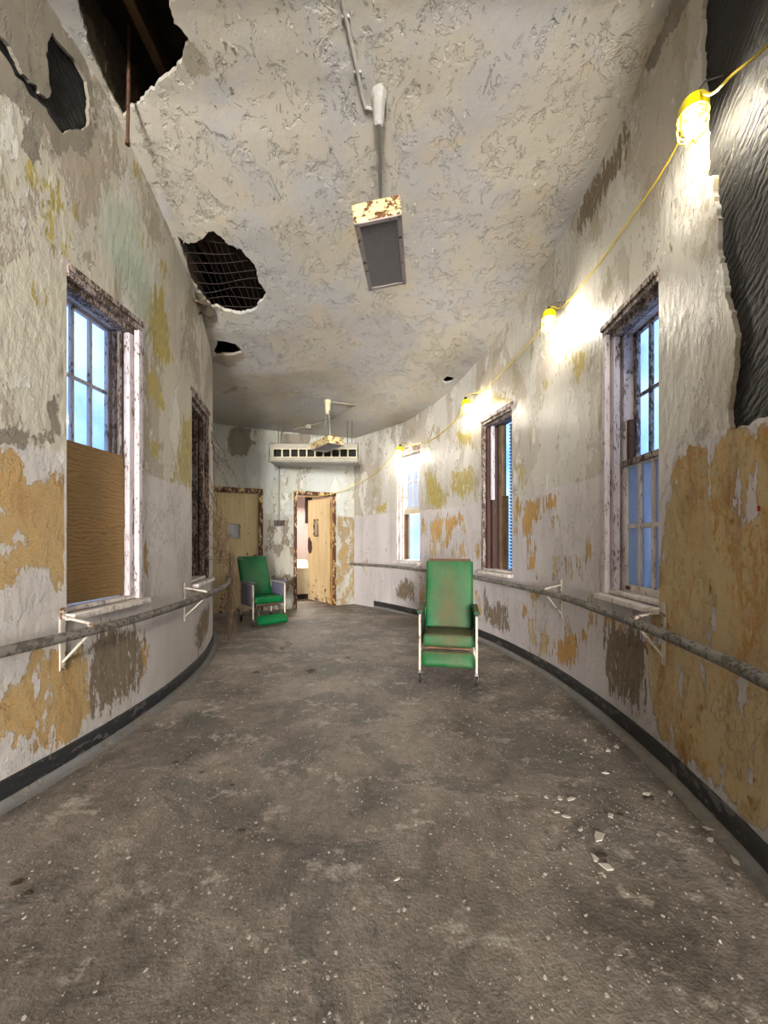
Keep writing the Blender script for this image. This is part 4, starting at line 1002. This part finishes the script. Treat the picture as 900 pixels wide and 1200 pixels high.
# ------------------------------------------------------------------ dead vines at the end of the left rail
M_VINE = mat_plain('dead vine', (150, 122, 98), .85, var=.25, vscale=20)
vm = MB(); R_ = random.Random(4)
def vine(a, b, sag, r, jit=.05, n=12):
    pts = []
    for i in range(n + 1):
        t_ = i / n; p = a.lerp(b, t_) - Vector((0, 0, sag * 4 * t_ * (1 - t_)))
        j = jit * sin(pi * t_) if i not in (0, n) else 0
        pts.append(p + Vector((R_.uniform(-j, j), R_.uniform(-j, j), R_.uniform(-j, j))))
    vm.tube(pts, [r * (1 - .5 * i / n) for i in range(n + 1)], 5)
    return pts
hub = at(270, 668, 5.35)
for k in range(17):
    src = at(R_.uniform(228, 246), R_.uniform(560, 690), R_.uniform(4.1, 4.8))
    src = wpt('L', s_of_u('L', min(246, R_.uniform(230, 246))), R_.uniform(1.2, 2.2), .05)
    ps = vine(src, hub + Vector((R_.uniform(-.06, .06), R_.uniform(-.1, .1), R_.uniform(-.1, .25))), R_.uniform(-.02, .15), R_.uniform(.003, .006), .06)
    q = R_.choice(ps[3:9]); vine(q, q + Vector((R_.uniform(-.1, .25), R_.uniform(-.2, .2), R_.uniform(-.35, .2))), 0, .0028, .04, 6)
for k in range(6): vine(wpt('L', s_of_u('L', 243), R_.uniform(2.5, 2.9), .04), at(R_.uniform(258, 285), R_.uniform(540, 600), 5.3), .05, .0035, .06)
for k in range(20):
    a = hub + Vector((R_.uniform(-.05, .06), R_.uniform(-.08, .08), R_.uniform(-.15, .28)))
    b = Vector((hub.x + R_.uniform(-.07, .05), hub.y + R_.uniform(-.12, .12), R_.uniform(.005, .12)))
    vine(a, b, R_.uniform(-.04, .05), R_.uniform(.004, .008), .035)
tag(vm.build('dead_vine', M_VINE, origin=Vector((hub.x, hub.y, 0))), 'tangle of dry brown vines hanging over the end of the left handrail', 'vine')

# ------------------------------------------------------------------ debris on the floor
def in_room(x, y):
    rl = sqrt((x - CL[0]) ** 2 + (y - CL[1]) ** 2); rr = sqrt((x - CR[0]) ** 2 + (y - CR[1]) ** 2)
    if y < 1.0: return -2.05 < x < 1.3
    return rl > RL + .08 and rr < RR - .08 and (Vector((x, y)) - CORNER).dot(BN) > .1
M_CHIP = mat_plain('fallen paint chips', (200, 192, 178), .7, var=.15, vscale=3)
M_CHIP2 = mat_plain('pale plaster flake', (216, 208, 196), .7, var=.1, vscale=12, bump=.001)
M_DIRT = mat_plain('dark rubbish', (96, 84, 70), .9, var=.3, vscale=25, bump=.004)
def chip_poly(r, k, R): 
    return [(r * R.uniform(.6, 1.15) * cos(2 * pi * i / k + R.uniform(-.3, .3)), r * R.uniform(.5, 1.0) * sin(2 * pi * i / k)) for i in range(k)]
cm = MB(); R_ = random.Random(9); n = 0
while n < 4600:
    y = .75 + 7.4 * R_.random() ** 1.25; x = R_.uniform(-2.4, 1.75)
    if not in_room(x, y): continue
    dr = RR - sqrt((x - CR[0]) ** 2 + (y - CR[1]) ** 2)
    if R_.random() > (.30 + .7 * math.exp(-max(0, dr) / .8) + .35 * (mnoise.noise(Vector((x * 1.3, y * 1.3, 0))) > .12)): continue
    r = R_.choice([.0015, .002, .002, .003, .003, .004, .005, .008]) 
    cm.prism(chip_poly(r, R_.choice([4, 5, 5, 6]), R_), -.0008, .0012, T(x, y, .0025 + r * .12) @ RZ(R_.uniform(0, 6)) @ RX(R_.gauss(0, .14)) @ RY(R_.gauss(0, .14))); n += 1
tag(cm.build('paint_chips', M_CHIP, smooth=0), 'countless small pale paint chips scattered over the concrete floor', 'debris', kind='stuff')
flakes = [(701, 982, .055), (723, 876, .03), (712, 880, .028), (757, 931, .03), (655, 936, .028), (669, 937, .03), (664, 958, .022), (686, 868, .04), (710, 907, .028), (697, 1007, .03), (830, 972, .035), (711, 1017, .035), (680, 973, .022), (640, 935, .018), (652, 953, .02), (785, 930, .03), (715, 957, .03), (862, 1010, .03), (466, 1031, .02), (832, 985, .03)]
for (u, v, r) in flakes:
    p = fpx(u, v); mb = MB(); r *= .72; pl = [(x, y * R_.uniform(.35, .8)) for x, y in chip_poly(r * 1.25, R_.choice([4, 5, 6]), R_)]
    mb.prism(pl, 0, .004, RZ(R_.uniform(0, 6)) @ RX(R_.gauss(0, .05)))
    o = mb.build('plaster_flake', M_CHIP2, smooth=0); o.location = (p.x, p.y, .003)
    tag(o, 'pale plaster flake lying on the open concrete floor', 'flake', 'larger plaster flakes on the floor')
for (u, v, r) in [(283, 974, .035), (18, 1036, .04), (33, 1048, .035), (205, 894, .04), (366, 787, .11), (408, 771, .05), (727, 955, .035), (705, 1003, .05), (760, 905 + 30, .05), (300, 788, .06), (236, 905, .03), (272, 921, .03), (330, 760, .05)]:
    p = fpx(u, v); mb = MB(); k = 22 if r < .05 else 40
    mb.prism([(x, y * .6) for x, y in chip_poly(r * .6, 14, R_)], -.0005, .003)
    for i in range(k):
        q = (max(-r, min(r, R_.gauss(0, r * .38))) * .6, max(-r, min(r, R_.gauss(0, r * .38))) * .6, 0) if 1 else (R_.gauss(0, r * .45), R_.gauss(0, r * .45), 0); rr_ = r * R_.uniform(.06, .2)
        mb.prism(chip_poly(rr_, 6, R_), 0, rr_ * R_.uniform(.25, .5), T(q[0], q[1], 0) @ RZ(R_.uniform(0, 6)) @ RX(R_.gauss(0, .1)))
    o = mb.build('dirt_clump', M_DIRT, smooth=0); o.location = (p.x, p.y, .001)
    tag(o, 'small dark clump of rubble on the dusty floor', 'rubble', 'dark rubble clumps on the floor')
tg = MB(); wp = wpx('R', 889, 596, .004); tg.box(-.008, .008, -.003, .003, -.012, .012, T(*wp) @ RZ(.4), r=.002, seg=1)
tag(tg.build('red_tag', mat_plain('red tag', (214, 30, 34), .4), origin=wp), 'tiny red tag on the ochre wall at the right', 'tag')
# curled paint still clinging to the ceiling
cm = MB(); n = 0
while n < 1500:
    y = R_.uniform(1.1, 7.6); x = R_.uniform(-2.2, 1.7)
    if not in_room(x, y) or mnoise.noise(Vector((x * 1.6, y * 1.6, 5))) < -.05 + .2 * R_.random(): continue
    if any(inside(np.array([[x, y]]), h)[0] for h in (hole_1, hole_2, hole_3, hole_4)): continue
    r = R_.uniform(.008, .032); w = r * R_.uniform(.4, 1.1); a = R_.uniform(0, 6.28)
    segs = 4; vs = []
    for i in range(segs + 1):
        t_ = i / segs; wd = w * (1 - .5 * t_ + R_.uniform(-.15, .15))
        vs += [(r * t_, -wd / 2, -.35 * r * t_ ** 2 - .001), (r * t_, wd / 2, -.35 * r * t_ ** 2 - .001)]
    z = zceil(x, y) - .012 * (mnoise.noise(Vector((x * 1.7, y * 1.7, 3))) + .4 * mnoise.noise(Vector((x * 6, y * 6, 9))))
    cm.add(vs, [(2 * i, 2 * i + 1, 2 * i + 3, 2 * i + 2) for i in range(segs)], T(x, y, z) @ RZ(a)); n += 1
o = cm.build('curled_paint', M_CHIP, ceiling, 0); o['kind'] = 'stuff'

# ------------------------------------------------------------------ light
w = bpy.data.worlds.new('overcast sky'); sc.world = w; w.use_nodes = True; nt = w.node_tree; nt.nodes.clear()
out = nt.nodes.new('ShaderNodeOutputWorld'); bg = nt.nodes.new('ShaderNodeBackground'); tc = nt.nodes.new('ShaderNodeTexCoord')
ns_ = nt.nodes.new('ShaderNodeTexNoise'); ns_.inputs['Scale'].default_value = 5.0; ns_.inputs['Detail'].default_value = 5
rp = nt.nodes.new('ShaderNodeValToRGB'); rp.color_ramp.elements[0].position = .40; rp.color_ramp.elements[0].color = (.15, .37, .95, 1); rp.color_ramp.elements[1].position = .62; rp.color_ramp.elements[1].color = (.50, .74, 1.0, 1)
nt.links.new(tc.outputs['Generated'], ns_.inputs['Vector']); nt.links.new(ns_.outputs['Fac'], rp.inputs[0]); nt.links.new(rp.outputs[0], bg.inputs[0])
bg.inputs[1].default_value = 1.75; nt.links.new(bg.outputs[0], out.inputs[0])
def area(name, loc, target, size, size_y, power, colr):
    l = bpy.data.lights.new(name, 'AREA'); l.shape = 'RECTANGLE'; l.size = size; l.size_y = size_y; l.energy = power; l.color = colr
    o = bpy.data.objects.new(name, l); COL.objects.link(o); o.location = loc
    o.rotation_euler = (Vector(target) - Vector(loc)).to_track_quat('-Z', 'Y').to_euler(); return o
area('rear_fill', (-.4, -19.8, 2.3), (-.5, 4, 2.0), 3.4, 4.2, 6900, (1.0, .98, .955))  # unseen fill lamp added behind the viewpoint to brighten the corridor
Mx, W, z0, z1 = win_matrix(5); area('daylight_window', Mx @ Vector((W / 2 + .1, .55, 2.0)), Mx @ Vector((W / 2 + .1, -1, 2.0)), 1.5, 2.8, 85, (.74, .85, 1.0))
p = Mb @ Vector((.6, 2.2, 2.9)); area('room_fill', p, Mb @ Vector((1.0, .8, .2)), 1.0, 1.0, 130, (1.0, .95, .88))  # fill lamp added out of view to brighten the room past the door

# ------------------------------------------------------------------ camera
cam = bpy.data.cameras.new('camera'); co = bpy.data.objects.new('camera', cam); COL.objects.link(co); sc.camera = co
co.location = (0, 0, CAM_H); co.rotation_euler = (radians(90), 0, 0)
cam.sensor_fit = 'HORIZONTAL'; cam.sensor_width = 36; cam.lens = 18.0; cam.shift_y = (HY - 600) / 900; cam.clip_start = .05
vs_ = sc.view_settings; sc.display_settings.display_device = 'sRGB'; vs_.view_transform = 'Standard'; vs_.look = 'None'; vs_.gamma = 1; vs_.use_curve_mapping = False
vs_.exposure = 0.33
sc.cycles.use_denoising = True
